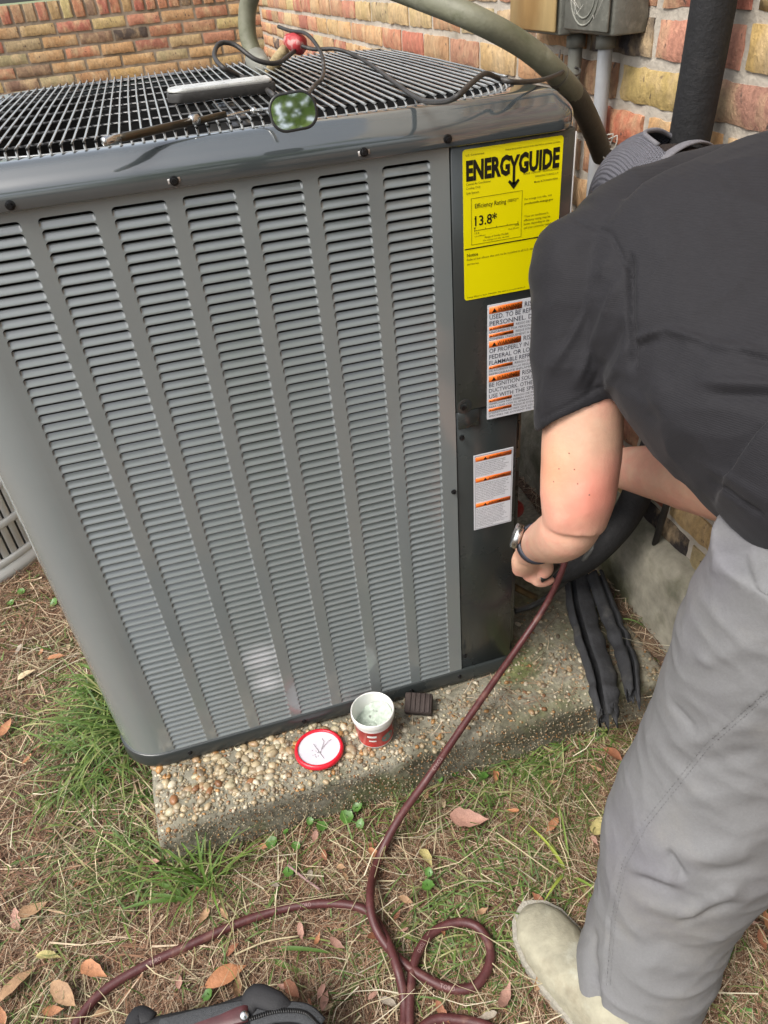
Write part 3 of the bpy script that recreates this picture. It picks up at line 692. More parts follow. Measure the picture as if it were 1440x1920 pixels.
for r_ in rowsW:
    h_ = hh[r_[0]] * kf; zb = zc - h_
    if r_[0] == 'w':
        ob('banner', MB().box((WX0 + .0025 + .0245, yl, zb + h_ * .5), (.049, .0002, h_ * .92)), M['orange'], ws); tri(K, WX0 + .0065, zb + h_ * .17, h_ * .68, yl - .0003); text(K, "WARNING", WX0 + .0150, zb + h_ * .2, h_ * .6, .0320, .003, yl - .0003); text(T, r_[2], WX0 + .0555, zb + h_ * .15, h_ * .68, .048 if len(r_[2]) > 8 else .030, .004, yl)
    elif r_[0] == 't': text(T, r_[1], WX0 + .0030, zb + h_ * .14, h_ * .72, .098, .004, yl)
    elif r_[0] == 'o':
        ob('banner', MB().box((WX0 + .0025 + .0185, yl, zb + h_ * .5), (.037, .0002, h_ * .9)), M['orange'], ws); tri(K, WX0 + .0035, zb + h_ * .2, h_ * .55, yl - .0003); text(K, r_[1], WX0 + .0080, zb + h_ * .22, h_ * .55, .027, .003, yl - .0003); text(T, r_[2], WX0 + .0430, zb + h_ * .2, h_ * .6, .036, 0, yl)
    else: text(T, r_[1], WX0 + .0030, zb + h_ * .15, h_ * .62, .098, 0, yl)
    zc = zb
ob("lettering", K.mesh("lettering", False, False), M['ink'], ws); ob("body_text", T.mesh("body_text", False, False), M['inkblue'], ws)
# small warning sticker on the access cover
SX0, SX1, SZ0, SZ1 = .0272, .0948, -.5900, -.4410
ss = part("small_warning_sticker", plate(SX0, SX1, SZ0, SZ1, .0010, .0004, .0005), M['white'])
yl = .0007; K = MB(); O = MB(); T = MB(); FR = MB()
for a, b_, c_, d_ in ((SX0 + .002, SX1 - .002, SZ0 + .002, SZ0 + .0024), (SX0 + .002, SX1 - .002, SZ1 - .0024, SZ1 - .002), (SX0 + .002, SX0 + .0024, SZ0 + .002, SZ1 - .002), (SX1 - .0024, SX1 - .002, SZ0 + .002, SZ1 - .002)): FR.box(((a + b_) / 2, yl, (c_ + d_) / 2), (b_ - a, .0002, d_ - c_))
words = "HAZARDOUS VOLTAGE disconnect all electric power including remote disconnects before servicing follow proper lockout procedures to ensure the power cannot be inadvertently energized failure to do so could result in death or serious injury".split()
zz = SZ1 - .0035
for bi, (hd, nl) in enumerate((("WARNING", 8), ("ADVERTENCIA", 11), ("AVERTISSEMENT", 12))):
    ob('banner', MB().box(((SX0 + SX1) / 2, yl, zz - .0048), (SX1 - SX0 - .0065, .0002, .0080)), M['orange'], ss); K = MB(); tri(K, SX0 + .0165, zz - .0078, .0062, yl - .0003); text(K, hd, SX0 + .0255, zz - .0072, .0044, .0210 if bi == 0 else .028, .003, yl - .0003)
    ob('lettering', K.mesh('lettering', False, False), M['ink'], ss)
    zz -= .0115
    for q in range(nl):
        s = " ".join(random.sample(words, 6)); text(T, s, SX0 + .0040, zz - .0022, .0020, random.uniform(.046, .0585) if q < nl - 1 else .03, 0, yl); zz -= .00330
    zz -= .0022
ob("body_text", T.mesh("body_text", False, False).copy(), M['inkblue'], ss); ob("border", FR, M['inkblue'], ss)

# ------------------------------------------------------------------ things on the unit
P = lambda px, py, z: onp(px, py, 2, z)
# flexible conduit from the wall over the unit, ending on the grille
cpts = [at(1130, 292, 1.22), at(1112, 245, 1.17), at(1085, 190, 1.10), at(1045, 140, 1.04), at(985, 88, 1.0), at(900, 40, .97), at(810, 3, .99), at(700, -35, 1.07), at(590, -60, 1.17), at(500, -50, 1.26), at(468, 0, 1.31), at(464, 60, 1.335), at(480, 112, 1.345), at(500, 142, 1.33)]
wr = root("flexible_conduit", cpts[-1], "thick weathered greenish flexible conduit looping from the wall over the unit", "conduit")
under(ob("tube", MB().tube(cpts, .0157, 20, 8), M['whip']), wr, cpts[-1])
under(ob("end_fitting", MB().tube([at(478, 108, 1.345), at(502, 146, 1.33)], .020, 12, 1), M['greybox']), wr, cpts[-1])
under(ob("lower_sleeve", MB().tube(cpts[:4], [.0168, .0166, .0164, .0160], 20, 8), M['whipdark']), wr, cpts[-1])
for k in range(3):
    a = at(1130 + 8 * k, 270 + 12 * k, 1.2)
    under(ob("cobweb", MB().tube([a + Vector((random.uniform(-.01, .02), random.uniform(-.02, .02), random.uniform(-.02, .02))) for _ in range(7)], .0012, 4, 3), M['web']), wr, cpts[-1])
# wires out of the conduit
def wire(name, pts, r, mt, label, cat, n=8, sub=6, grp=None):
    return tag(ob(name, MB().tube(pts, r, n, sub), mt), label, cat, grp)
z0 = .060
wn = root("wire_nut", at(552, 80, 1.24), "red wire nut holding cut wires beside the conduit end", "wire connector"); L0 = at(552, 80, 1.24)
under(ob("shell", MB().lathe([(.001, -.018), (.010, -.016), (.0155, 0), (.015, .016), (.010, .021), (.001, .022)], 10, L0, at(575, 88, 1.23) - at(530, 70, 1.25)), M['wirenut']), wn, L0)
under(ob("tape_wrap", MB().tube([at(508, 140, 1.31), at(518, 115, 1.27), at(535, 92, 1.25)], [.012, .010, .009], 10, 5), M['tape']), wn, L0)
wire("black_wire", [at(545, 78, 1.24), at(585, 92, 1.22), at(628, 92, 1.20), P(665, 104, z0 + .012), P(705, 128, z0), P(745, 158, z0 + .004), P(775, 180, z0), P(800, 190, z0), P(835, 190, z0 + .004), P(858, 180, z0 + .012), P(885, 155, z0 + .018), P(910, 138, z0 + .02), P(935, 147, z0 + .010), P(965, 154, z0 + .005), at(1010, 151, .93), at(1040, 142, .985), at(1062, 130, 1.05)], .0030, M['cable'], "long black wire snaking across the grille to the conduit at the unit's corner", "wire")
wire("looped_wire", [at(552, 96, 1.23), at(520, 118, 1.18), at(480, 112, 1.16), at(440, 84, 1.16), at(412, 82, 1.15), at(402, 105, 1.13), at(420, 128, 1.10), P(455, 145, z0 + .005), P(490, 162, z0 + .003), P(515, 180, z0 + .002)], .0036, M['cable'], "black wire curling in a wide open loop left of the conduit end", "wire")
wire("bent_wire", [at(522, 50, 1.26), at(545, 58, 1.24), at(575, 64, 1.2), at(600, 95, 1.17), at(607, 125, 1.13), P(603, 148, z0 + .006), P(590, 160, z0 + .004), P(575, 180, z0 + .002)], .0030, M['cable'], "bent black wire dropping from the wire nut to the inspection mirror", "wire")
wire("thin_lead", [at(1050, 95, 1.12), at(1048, 120, 1.08), at(1058, 135, 1.06), at(1080, 142, 1.07), at(1088, 132, 1.1), at(1078, 126, 1.1)], .0016, M['cable'], "thin dark lead hanging below the rust stained box", "wire")
# inspection mirror
mr = root("inspection_mirror", P(375, 240, z0), "telescoping inspection mirror with oval glass lying on the grille", "inspection mirror"); L0 = P(375, 240, z0)
h0, h1 = P(195, 276, .0575), P(500, 203, .0590)
def seg(name, a, b, r, mt, n=12):
    d0 = h0.lerp(h1, a); d1 = h0.lerp(h1, b); return under(ob(name, MB().tube([d0 + Vector((0, 0, r)), d0.lerp(d1, .1) + Vector((0, 0, r)), d1 + Vector((0, 0, r))], [r * .8, r, r * .95], n, 1), mt), mr, L0)
seg("handle_end", 0, .09, .0048, M['steel']); seg("handle", .08, .52, .0046, M['brass']); seg("collar", .50, .55, .0056, M['steel']); seg("sleeve", .54, .72, .0038, M['brass']); seg("rod", .71, .92, .0016, M['steel'])
cl = MB(); cc = P(476, 208, .062); cl.box(cc, (.006, .016, .007), .001); cl.box(cc + Vector((.006, .004, 0)), (.02, .004, .003), .001); cl.tube([cc, P(520, 203, .070)], .002, 8, 1); under(ob("hinge", cl, M['steel']), mr, L0)
mc = P(550, 209, .072); toward = (Vector(CC) - mc).normalized(); nrm = (toward + Vector((.05, -.86, .45)).normalized()).normalized()
ax_ = Vector((1, .1, 0)); ax_ = (ax_ - nrm * ax_.dot(nrm)).normalized(); ay_ = nrm.cross(ax_)
def oval(hw, hh_, r, d, n=10):
    return [mc + ax_ * a + ay_ * b + nrm * d for a, b in rr(-hw, hw, -hh_, hh_, (r,) * 4, n)]
fm = MB(); fm.loops([oval(.0230, .0165, .0140, -.002), oval(.0248, .0182, .0155, -.002), oval(.0255, .0188, .016, 0), oval(.0248, .0182, .0155, .0018), oval(.0228, .0162, .0138, .0012)], True, False); under(ob("bezel", fm, M['blackplastic']), mr, L0)
under(ob("glass", MB().loops([oval(.0229, .0163, .0138, .0004), oval(.0226, .016, .0136, .0006)], False, True).mesh("glass", False), M['mirror']), mr, L0)
# folded steel bracket / multi tool
pa, pb = P(322, 182, .066), P(512, 158, .066); dd = (pb - pa); Lb = dd.length; dd.normalize(); sd_ = Vector((-dd.y, dd.x, 0))
Lc = (pa + pb) / 2 + Vector((0, 0, 0)); tl = root("steel_scraper", Lc, "flat worn steel tool with rounded end lying on the grille", "hand tool")
def plank(l0, l1, w0, z_0, z_1, rnd, mt, name):
    b = MB(); rg = rr(l0, l1, -w0 / 2, w0 / 2, (rnd, .004, .004, rnd), 6)
    def rp(s, z): 
        cx = (l0 + l1) / 2
        return [pa + dd * (cx + (a - cx) * s) + sd_ * (q * s) + Vector((0, 0, z - .066)) for a, q in rg]
    b.loops([rp(.97, z_0), rp(1, z_0 + .0015), rp(1, z_1 - .0015), rp(.985, z_1)], True, True); return under(ob(name, b.mesh(name, True, True, 40), mt), tl, Lc)
plank(-.006, Lb, .052, .0595, .0710, .022, M['cable'], "grip"); plank(-.004, Lb - .004, .050, .0712, .0760, .022, M['steelplate'], "top_plate")

# ------------------------------------------------------------------ electrical boxes and pipes on the wall
def box_thing(name, label, cat, y0, y1, z0_, z1_, xf, mt, lid=None):
    L0 = Vector(((xf + WX) / 2, (y0 + y1) / 2, z0_)); r_ = root(name, L0, label, cat)
    under(ob("body", MB().box(((xf + WX) / 2 + .004, (y0 + y1) / 2, (z0_ + z1_) / 2), (WX - xf - .004, y1 - y0, z1_ - z0_), .003), mt), r_, L0)
    under(ob("cover", MB().box((xf - .001, (y0 + y1) / 2, (z0_ + z1_) / 2 + .002), (.006, y1 - y0 - .008, z1_ - z0_ - .006), .0025), lid or mt), r_, L0); return r_, L0
r1, L1 = box_thing("disconnect_box", "rust and ochre stained electrical box on the brick wall", "electrical box", .478, .675, .061, .34, .375, M['greybox'], M['rustbox'])
r2, L2 = box_thing("meter_box", "grey cobwebbed electrical box beside the rust stained one", "electrical box", .318, .470, .066, .34, .385, M['greybox'])
ring = MB()
for rr_ in (.046, .036): ring.tube([Vector((.3805, .398 + rr_ * math.cos(a), .125 + rr_ * math.sin(a))) for a in np.linspace(0, 2 * math.pi, 25)], .0016, 6, 1)
under(ob("embossed_ring", ring, M['greybox']), r2, L2)
for k in range(10):
    a = Vector((.379, random.uniform(.33, .46), random.uniform(.07, .16)))
    under(ob("cobweb", MB().tube([a, a + Vector((-.003, random.uniform(-.03, .03), random.uniform(-.02, .02))), a + Vector((0, random.uniform(-.05, .05), random.uniform(-.03, .03)))], .0004, 3, 3), M['web']), r2, L2)
def pipe(name, label, pts, r, mt, cat="conduit", collar=None, n=16, sub=4):
    L0 = Vector(pts[-1]); rt = root(name, L0, label, cat); under(ob("pipe", MB().tube(pts, r, n, sub), mt), rt, L0)
    if collar:
        for c_ in collar: under(ob("collar", MB().tube([c_ + Vector((0, 0, .009)), c_ - Vector((0, 0, .009))], (r if not hasattr(r, '__len__') else r[0]) * 1.35, n, 1), M['greybox']), rt, L0)
    return rt
pipe("pvc_conduit", "pale grey plastic conduit dropping from the grey electrical box", [(.425, .395, .066), (.425, .395, -.1), (.425, .395, -.45), (.425, .395, -.78)], .0125, M['pvc'], collar=[Vector((.425, .395, .052))])
pipe("short_conduit", "grey conduit stub under the rust stained box", [(.425, .50, .062), (.425, .50, -.1), (.425, .50, -.40)], .0125, M['greybox'], collar=[Vector((.425, .50, .048))])
pipe("insulated_pipe", "thick black foam insulated pipe standing against the brick wall", [(.402, .088, 1.0), (.402, .088, .4), (.402, .092, .1), (.402, .100, -.08), (.400, .108, -.3), at(1238, 790, 1.36), at(1212, 880, 1.39), at(1178, 960, 1.41), at(1130, 1020, 1.44), at(1075, 1062, 1.48), at(1010, 1080, 1.52)], [.029] * 4 + [.029, .028, .028, .028, .027, .026, .024], M['foam'], "pipe", n=24, sub=6)
pipe("thin_drain_line", "thin dark line running down the wall at the right edge", [at(1520, -60, 1.05), at(1440, 165, 1.02), at(1402, 275, 1.04), at(1385, 330, 1.06), (.42, -.02, -.25), (.43, .05, -.78)], .0065, M['cable'], "pipe", n=10)
wire("refrigerant_line", [onp(964, 1146, 2, PT + .012), onp(1000, 1135, 2, PT + .02), onp(1040, 1108, 2, PT + .05), at(1090, 1055, 1.45), at(1140, 990, 1.42), at(1190, 915, 1.40), at(1240, 850, 1.38), at(1290, 790, 1.36), at(1330, 720, 1.34)], .0062, M['greycable'], "dull grey tubing curving from the unit's base up behind the man's arms", "tubing", 10)
wire("cut_cable", [at(985, 1058, 1.36), at(1020, 1035, 1.33), at(1060, 1010, 1.34), at(1110, 960, 1.36), at(1170, 890, 1.38)], .0045, M['cable'], "short dark cable just above the man's left hand", "cable", 8)

# split foam sleeves lying on the pad
def foam_sleeve(label, pts, wd, open_dir, seed):
    L0 = Vector(pts[0]); rt = root("foam_pipe_sleeve", L0, label, "pipe insulation")
    P_, W_ = spline(pts, wd, 8); st = random.Random(seed); rings = []; n = 26
    for i, p in enumerate(P_):
        d = (P_[min(i + 1, len(P_) - 1)] - P_[max(i - 1, 0)]).normalized(); a = d.cross(Vector((0, 0, 1))).normalized(); b = Vector((0, 0, 1)); w0 = W_[i]
        jag = 1 + .20 * noise.noise(Vector((i * .35, seed, 1)))
        out = []; inn = []
        for k in range(n):
            t = math.radians(14 + 332 * k / (n - 1)) + open_dir
            rr0 = w0 * jag; th = .22
            out.append(p + a * (rr0 * math.cos(t)) + b * (rr0 * .62 * math.sin(t) + rr0 * .60))
            inn.append(p + a * (rr0 * (1 - th) * math.cos(t)) + b * (rr0 * .62 * (1 - th) * math.sin(t) + rr0 * .60))
        if i > len(P_) - 4: 
            e = d * .035
            out = [q + e * noise.noise(Vector((k * .5, seed, i * .1))) for k, q in enumerate(out)]; inn = [q + e * noise.noise(Vector((k * .5, seed, i * .1))) for k, q in enumerate(inn)]
        rings.append(out + list(reversed(inn)))
    mb = MB(); mb.loops(rings, False, False)
    m0 = len(rings[0])
    for base in (0, (len(rings) - 1) * m0):
        for k in range(n - 1): mb.f.append((base + k, base + k + 1, base + m0 - 2 - k, base + m0 - 1 - k))
    under(ob("sleeve", mb), rt, L0).data.materials.append(M['foamold']); return rt
zp = PT + .004
foam_sleeve("left one of two split black foam pipe sleeves draped over the pad edge", [P(1078, 1085, zp + .06), P(1088, 1150, zp + .02), P(1105, 1215, zp + .004), P(1125, 1275, zp + .002), P(1133, 1320, zp), P(1140, 1352, zp - .022)], [.026, .029, .029, .028, .026, .022], math.radians(65), 3)
foam_sleeve("right one of two split black foam pipe sleeves, narrower and curving away", [P(1115, 1085, zp + .07), P(1138, 1150, zp + .02), P(1160, 1205, zp + .004), P(1177, 1255, zp + .001), P(1186, 1312, zp - .006)], [.020, .021, .021, .020, .014], math.radians(110), 8)
lump = MB(); lump.tube([(.395, .075, G + .03), (.385, .02, G + .045), (.37, -.04, G + .03), (.36, -.07, G + .02)], [.022, .030, .028, .014], 14, 5, flat=.7)
tag(ob("foam_offcut", lump, M['foamold']), "short black foam offcut half buried in grass by the foundation", "pipe insulation")

# pot of putty, lid, rubber block
pc = Vector((-.197, -.062, PT + .001)); pot = root("putty_pot", pc, "small white and red plastic pot half full of pale putty", "pot")
def lat(name, prof, mt, n=48, mesh_kw={}): o = ob(name, MB().lathe(prof, n).mesh(name, True, True, 35), mt, pot); return o
lat("cup", [(.001, 0), (.0315, 0), (.033, .002), (.0372, .058), (.0385, .059), (.0398, .061), (.0402, .066), (.0396, .0725), (.0384, .0735), (.0372, .0725), (.0365, .062), (.0325, .008), (.001, .006)], M['potwhite'])
lat("red_label", [(.0334, .006), (.0369, .050), (.0373, .0505), (.0376, .049)][:3], M['potred'])
el = MB(); 
for k in range(13):
    a0 = math.radians(-88 + k * 4.2)
    for zz in (0,): pass
n_ = 20
pts_ = []
for k in range(n_):
    t = 2 * math.pi * k / n_; aa = math.radians(-62) + .38 * math.cos(t); z_ = .026 + .012 * math.sin(t); rad = .0334 + (z_ - .006) * .0035 / .044 + .0004
    pts_.append((rad * math.cos(aa), rad * math.sin(aa), z_))
el.add(pts_ + [(.0355 * math.cos(math.radians(-62)), .0355 * math.sin(math.radians(-62)), .026)], [(k, (k + 1) % n_, n_) for k in range(n_)]); ob("label_picture", el, M['potgrey'], pot)
for j, (a0, a1, z_, hgt) in enumerate(((-125, -98, .036, .006), (-122, -100, .024, .004), (-40, -22, .036, .010))):
    e2 = MB(); rings = []
    for zz in (z_, z_ + hgt): rings.append([((.0334 + (zz - .006) * .08 + .0004) * math.cos(math.radians(a)), (.0334 + (zz - .006) * .08 + .0004) * math.sin(math.radians(a)), zz) for a in np.linspace(a0, a1, 8)])
    e2.loops(rings, False, False, False); ob("label_print", e2, M['potwhite'] if j < 2 else M['potgrey'], pot)
pu = MB(); rings = []; nn = 32
for r_ in np.linspace(.0005, .0350, 14):
    rings.append([(r_ * math.cos(2 * math.pi * k / nn), r_ * math.sin(2 * math.pi * k / nn), .034 + .020 * max(0, (r_ * math.cos(2 * math.pi * k / nn) + r_ * math.sin(2 * math.pi * k / nn) * .6) / .035) + .006 * noise.noise(Vector((r_ * 90 * math.cos(2 * math.pi * k / nn), r_ * 90 * math.sin(2 * math.pi * k / nn), 2))) + .0022 * noise.noise(Vector((r_ * 300 * math.cos(2 * math.pi * k / nn), r_ * 300 * math.sin(2 * math.pi * k / nn), 2)))) for k in range(nn)])
pu.loops(rings, True, False); ob("putty", pu, M['paste'], pot)
lc = Vector((-.3058, -.066, PT + .006)); lid = root("pot_lid", lc, "red rimmed white plastic lid lying face up on the pad", "lid")
lid.rotation_euler = (math.radians(-4), math.radians(3), 0)
ob("rim", MB().lathe([(.0385, .0045), (.0390, .0085), (.0405, .0095), (.0440, .0085), (.0452, .003), (.0450, 0), (.040, 0)], 48), M['lidred'], lid)
ob("disc", MB().lathe([(.0395, .0055), (.020, .0050), (.0005, .0050)], 48, cap1=True), M['lidwhite'], lid)
sc_ = MB()
for a, b_ in (((.004, -.026), (-.008, .012)), ((.0, -.012), (.012, .012)), ((.012, .012), (.010, .020)), ((.004, -.004), (.020, .010)), ((.02, .01), (.026, .012)), ((-.006, -.010), (-.002, -.008))):
    sc_.tube([(a[0], a[1], .0068), (b_[0], b_[1], .0072)], .00035, 4, 1)
for k in range(9): sc_.box((random.uniform(-.014, .0), random.uniform(-.02, .0), .0062), (.001, .0008, .0006))
ob("dried_twig", sc_, M['dirt'], lid)
bk = (P(785, 1320, PT + .018)); rb = root("rubber_block", bk, "small dark brown ribbed rubber block by the unit's base", "rubber block")
rm = Matrix.Rotation(math.radians(-24), 3, 'Z') @ Matrix.Rotation(math.radians(24), 3, 'X')
kb = MB(); kb.box((0, 0, 0), (.052, .038, .022), .002)
for q in range(5): kb.box((-.016 + .009 * q, 0, .0118), (.004, .036, .003), .0006)
kb.v = [tuple(rm @ Vector(p)) for p in kb.v]; ob("block", kb, M['rubber'], rb)

# ------------------------------------------------------------------ hose
hr = .0074; gh = G + .016
def hp(px, py, z=gh): return onp(px, py, 2, z)
hpts = [at(1068, 1020, 1.33), at(1052, 1075, 1.36), at(1020, 1140, 1.40), at(970, 1215, 1.40), at(900, 1315, 1.36), at(845, 1395, 1.33), onp(800, 1462, 2, PT - .01), at(745, 1540, 1.315), at(708, 1615, 1.30), hp(694, 1680, gh + .025), hp(703, 1735, gh + .022), hp(735, 1785, gh + .010), hp(780, 1822, gh + .004), hp(840, 1852), hp(888, 1850), hp(915, 1815), hp(918, 1775), hp(895, 1738), hp(855, 1730), hp(810, 1750), hp(780, 1795, gh + .004), hp(770, 1850, gh + .004), hp(768, 1925), hp(775, 2010), hp(860, 2060), hp(960, 2010), hp(930, 1935), hp(860, 1912), hp(800, 1920), hp(740, 2000), hp(690, 2060), hp(700, 2000), hp(752, 1935), hp(758, 1880), hp(745, 1815, gh + .018), hp(722, 1755, gh + .010), hp(688, 1708), hp(625, 1694), hp(540, 1702), hp(450, 1730), hp(360, 1770), hp(270, 1812), hp(190, 1862), hp(140, 1925), hp(110, 2000)]
ho = root("rubber_hose", hpts[0], "long maroon rubber hose looping over the ground from the man's hand", "hose")
under(ob("hose_tube", MB().tube(hpts, [.0058, .0058, .0060, .0062, .0064, .0066, .0069, .0072, .0076] + [hr] * (len(hpts) - 9), 16, 8), M['hose']), ho, hpts[0])
def hose_text(s, i0, i1, rev):
    P_, R2 = spline(hpts, [.0058, .0058, .0060, .0062, .0064, .0066, .0069, .0072, .0076] + [hr] * (len(hpts) - 9), 8); seg_ = P_[i0:i1 + 1]; hr_0 = R2[i0]
    if rev: seg_ = list(reversed(seg_))
    n_ = len(seg_) - 1; d = (seg_[-1] - seg_[0]).normalized(); up = (Vector(CC) - seg_[0]); up = (up - d * up.dot(d)).normalized(); sd2 = up.cross(d)
    V_, F_ = glyph(s, .01); x0, x1 = V_[:, 0].min(), V_[:, 0].max(); vv = []
    for X, Y in V_:
        t = (X - x0) / (x1 - x0) * n_; ii = int(min(t, n_ - 1)); c = seg_[ii].lerp(seg_[ii + 1], t - ii); ang = (Y * .0085 - .003) / hr_0
        vv.append(c + up * (math.cos(ang) * (hr_0 + .0005)) + sd2 * (math.sin(ang) * (hr_0 + .0005)))
    mb = MB().add(vv, F_); return under(ob("printed_lettering", mb.mesh("printed_lettering", False, False), M['print']), ho, hpts[0])

# ------------------------------------------------------------------ neighbour unit, bag
nc = Vector((-1.245, 1.18, G)); nb = root("round_air_conditioner", nc, "off-white round slotted air conditioner standing on grass at left", "air conditioner")
b_ = MB(); R0 = .40
b_.lathe([(.001, .0), (R0 + .012, .0), (R0 + .014, .03), (R0 + .002, .045)], 72); ob("base_ring", b_, M['nbr'], nb)
b_ = MB()
for zz in np.arange(.045, .62, .105): b_.lathe([(R0 - .004, zz), (R0 + .004, zz), (R0 + .006, zz + .004), (R0 + .006, zz + .016), (R0 + .003, zz + .02), (R0 - .004, zz + .02)], 72)
ob("hoop", b_, M['nbr'], nb)
sl = MB()
for k in range(100): 
    a = 2 * math.pi * k / 100; sl.box((0, 0, 0), (.004, .0185, .56), .001); 
    q = sl.v[-24:]; sl.v[-24:] = [tuple(Matrix.Rotation(a, 3, 'Z') @ (Vector(p) + Vector((R0 - .003, 0, .33)))) for p in q]
ob("slats", sl, M['nbr'], nb, kind="stuff")
ob("inner_coil", MB().lathe([(R0 - .016, .02), (R0 - .02, .6)], 48), mat("grey_coil", (.26, .26, .25), .7, .3, .2, 200), nb)
ob("lid", MB().lathe([(R0 + .01, .62), (R0 + .012, .66), (R0 - .03, .68), (.001, .69)], 48), M['nbr'], nb)

bgl = Vector((-.50, -.47, G)); bag = root("tool_bag", bgl, "black canvas tool bag with open zipper and maroon leather strap", "bag")
def bpt(px, py, z): return onp(px, py, 2, z)
top = [bpt(240, 1935, -1.0), bpt(300, 1912, -1.0), bpt(400, 1893, -.99), bpt(470, 1872, -.985), bpt(540, 1885, -.985), bpt(590, 1905, -.99), bpt(625, 1960, -1.0)]
tp, _ = spline(top, 0, 5); rings = []
for z_, inn in ((G - .005, -.012), (-1.04, -.016), (-1.0, -.006), (-.992, .002), (-.998, .012), (-1.03, .02)):
    rings.append([Vector((p.x + inn * .3, p.y - inn, z_ + (p.z + 1.0))) for p in tp])
bb_ = MB(); bb_.loops(rings, False, False, False)
out_ = [Vector((p.x, p.y, 0)) for p in tp] + [Vector((-.335, -.56, 0)), Vector((-.36, -.66, 0)), Vector((-.50, -.70, 0)), Vector((-.66, -.66, 0)), Vector((-.70, -.56, 0))]
cen = sum(out_, Vector()) / len(out_); scl = lambda k, z: [cen + (p - cen) * k + Vector((0, 0, z)) for p in out_]
bb_.loops([scl(.93, G + .004), scl(.99, G + .03), scl(.97, -1.035), scl(.90, -1.010), scl(.70, -1.004), scl(.3, -1.012)], True, True)
under(ob("canvas_body", bb_, M['bag']), bag, bgl)
under(ob("webbing", MB().tube([p + Vector((0, -.004, .004)) for p in (bpt(300, 1922, -.99), bpt(380, 1902, -.985), bpt(465, 1885, -.98))], (.011), 10, 5, flat=.2), M['webbing']), bag, bgl)
under(ob("leather_strap", MB().tube([bpt(330, 1940, -.985), bpt(400, 1915, -.98), bpt(465, 1898, -.975)], .012, 10, 5, flat=.2), M['strap']), bag, bgl)
under(ob("rivet", MB().lathe([(.0065, 0), (.006, .002), (.003, .003), (.0005, .0032)], 20, bpt(458, 1905, -.972), (0, -.5, .8)), M['steel']), bag, bgl)
under(ob("folded_flap", MB().tube([bpt(460, 1900, -.98), bpt(478, 1868, -.975), bpt(520, 1880, -.975), bpt(545, 1890, -.98)], [.012, .016, .014, .006], 12, 5, flat=.35), M['bag']), bag, bgl)
zt_ = [bpt(470, 1912, -.98), bpt(520, 1898, -.978), bpt(570, 1900, -.98), bpt(600, 1925, -.985)]
under(ob("zipper_tape", MB().tube(zt_, .013, 10, 5, flat=.18), M['webbing']), bag, bgl)
zp_, _ = spline([p + Vector((0, 0, .0035)) for p in zt_], 0, 12); zm = MB()
for p in zp_[::1]: zm.box(p, (.0022, .006, .0018))
under(ob("zipper_teeth", zm, M['blackplastic'], kind="stuff"), bag, bgl)
under(ob("side_pocket", MB().tube([bpt(245, 1945, -1.0), bpt(258, 1905, -1.0), bpt(285, 1915, -1.0)], [.014, .014, .012], 12, 5, flat=.4), M['bag']), bag, bgl)

# ------------------------------------------------------------------ the man
def remesh(mb, vox, smooth, name):
    me = mb.mesh(name); o = bpy.data.objects.new("tmp", me); COL.objects.link(o)
    md = o.modifiers.new("r", 'REMESH'); md.mode = 'VOXEL'; md.voxel_size = vox
    s = o.modifiers.new("s", 'SMOOTH'); s.factor = .6; s.iterations = smooth
    dg = bpy.context.evaluated_depsgraph_get(); dg.update(); out = bpy.data.meshes.new_from_object(o.evaluated_get(dg)); out.name = name
    bpy.data.objects.remove(o); out.polygons.foreach_set("use_smooth", [True] * len(out.polygons)); return out
def displace(me, fn):
    n = len(me.vertices); co = np.empty(n * 3); me.vertices.foreach_get("co", co); co = co.reshape(-1, 3)
    nr = np.empty(n * 3); me.vertices.foreach_get("normal", nr); nr = nr.reshape(-1, 3)
    q = (co - CC) @ CR.T; px = 720 + CF * q[:, 0] / q[:, 2]; py = 960 + CF * q[:, 1] / q[:, 2]
    co = co + nr * fn(co, px, py)[:, None]; me.vertices.foreach_set("co", co.ravel()); me.update()
def fold(px, py, a, b, w, amp, fade=30):
    "ridge (amp>0) or groove along a line between two points on the cloth"
    a = np.array(a, float); b = np.array(b, float); d = b - a; L_ = np.hypot(*d); d /= L_
    u = (px - a[0]) * d[0] + (py - a[1]) * d[1]; v_ = -(px - a[0]) * d[1] + (py - a[1]) * d[0]
    e = np.clip(u / fade, 0, 1) * np.clip((L_ - u) / fade, 0, 1)
    return amp * e * np.exp(-(v_ / w) ** 2)
def ring_path(spec, flat=1.0, n=28, sub=5, up=None, fl=None):
    "spec: (pxL, pxR, py, depth[, flat])"
    pts = []; rad = []
    for s in spec:
        c = at((s[0] + s[1]) / 2, s[2], s[3]); r_ = (s[1] - s[0]) / 2 * s[3] / CF; pts.append(c); rad.append(r_)
    return pts, rad
man0 = Vector((.05, -.50, G)); man = root("person", man0, "man in black shirt, grey trousers and cap bending over beside the unit", "person")
LS, RS = Vector((.115, -.135, -.115)), Vector((.385, -.27, -.065))
NK = Vector((.262, -.15, -.065)); PV = Vector((.235, -.50, -.29)); HD = at(1242, 391, 1.06)
LE, LWR = at(1078, 985, .945), at(1003, 1018, 1.15)
body = MB()
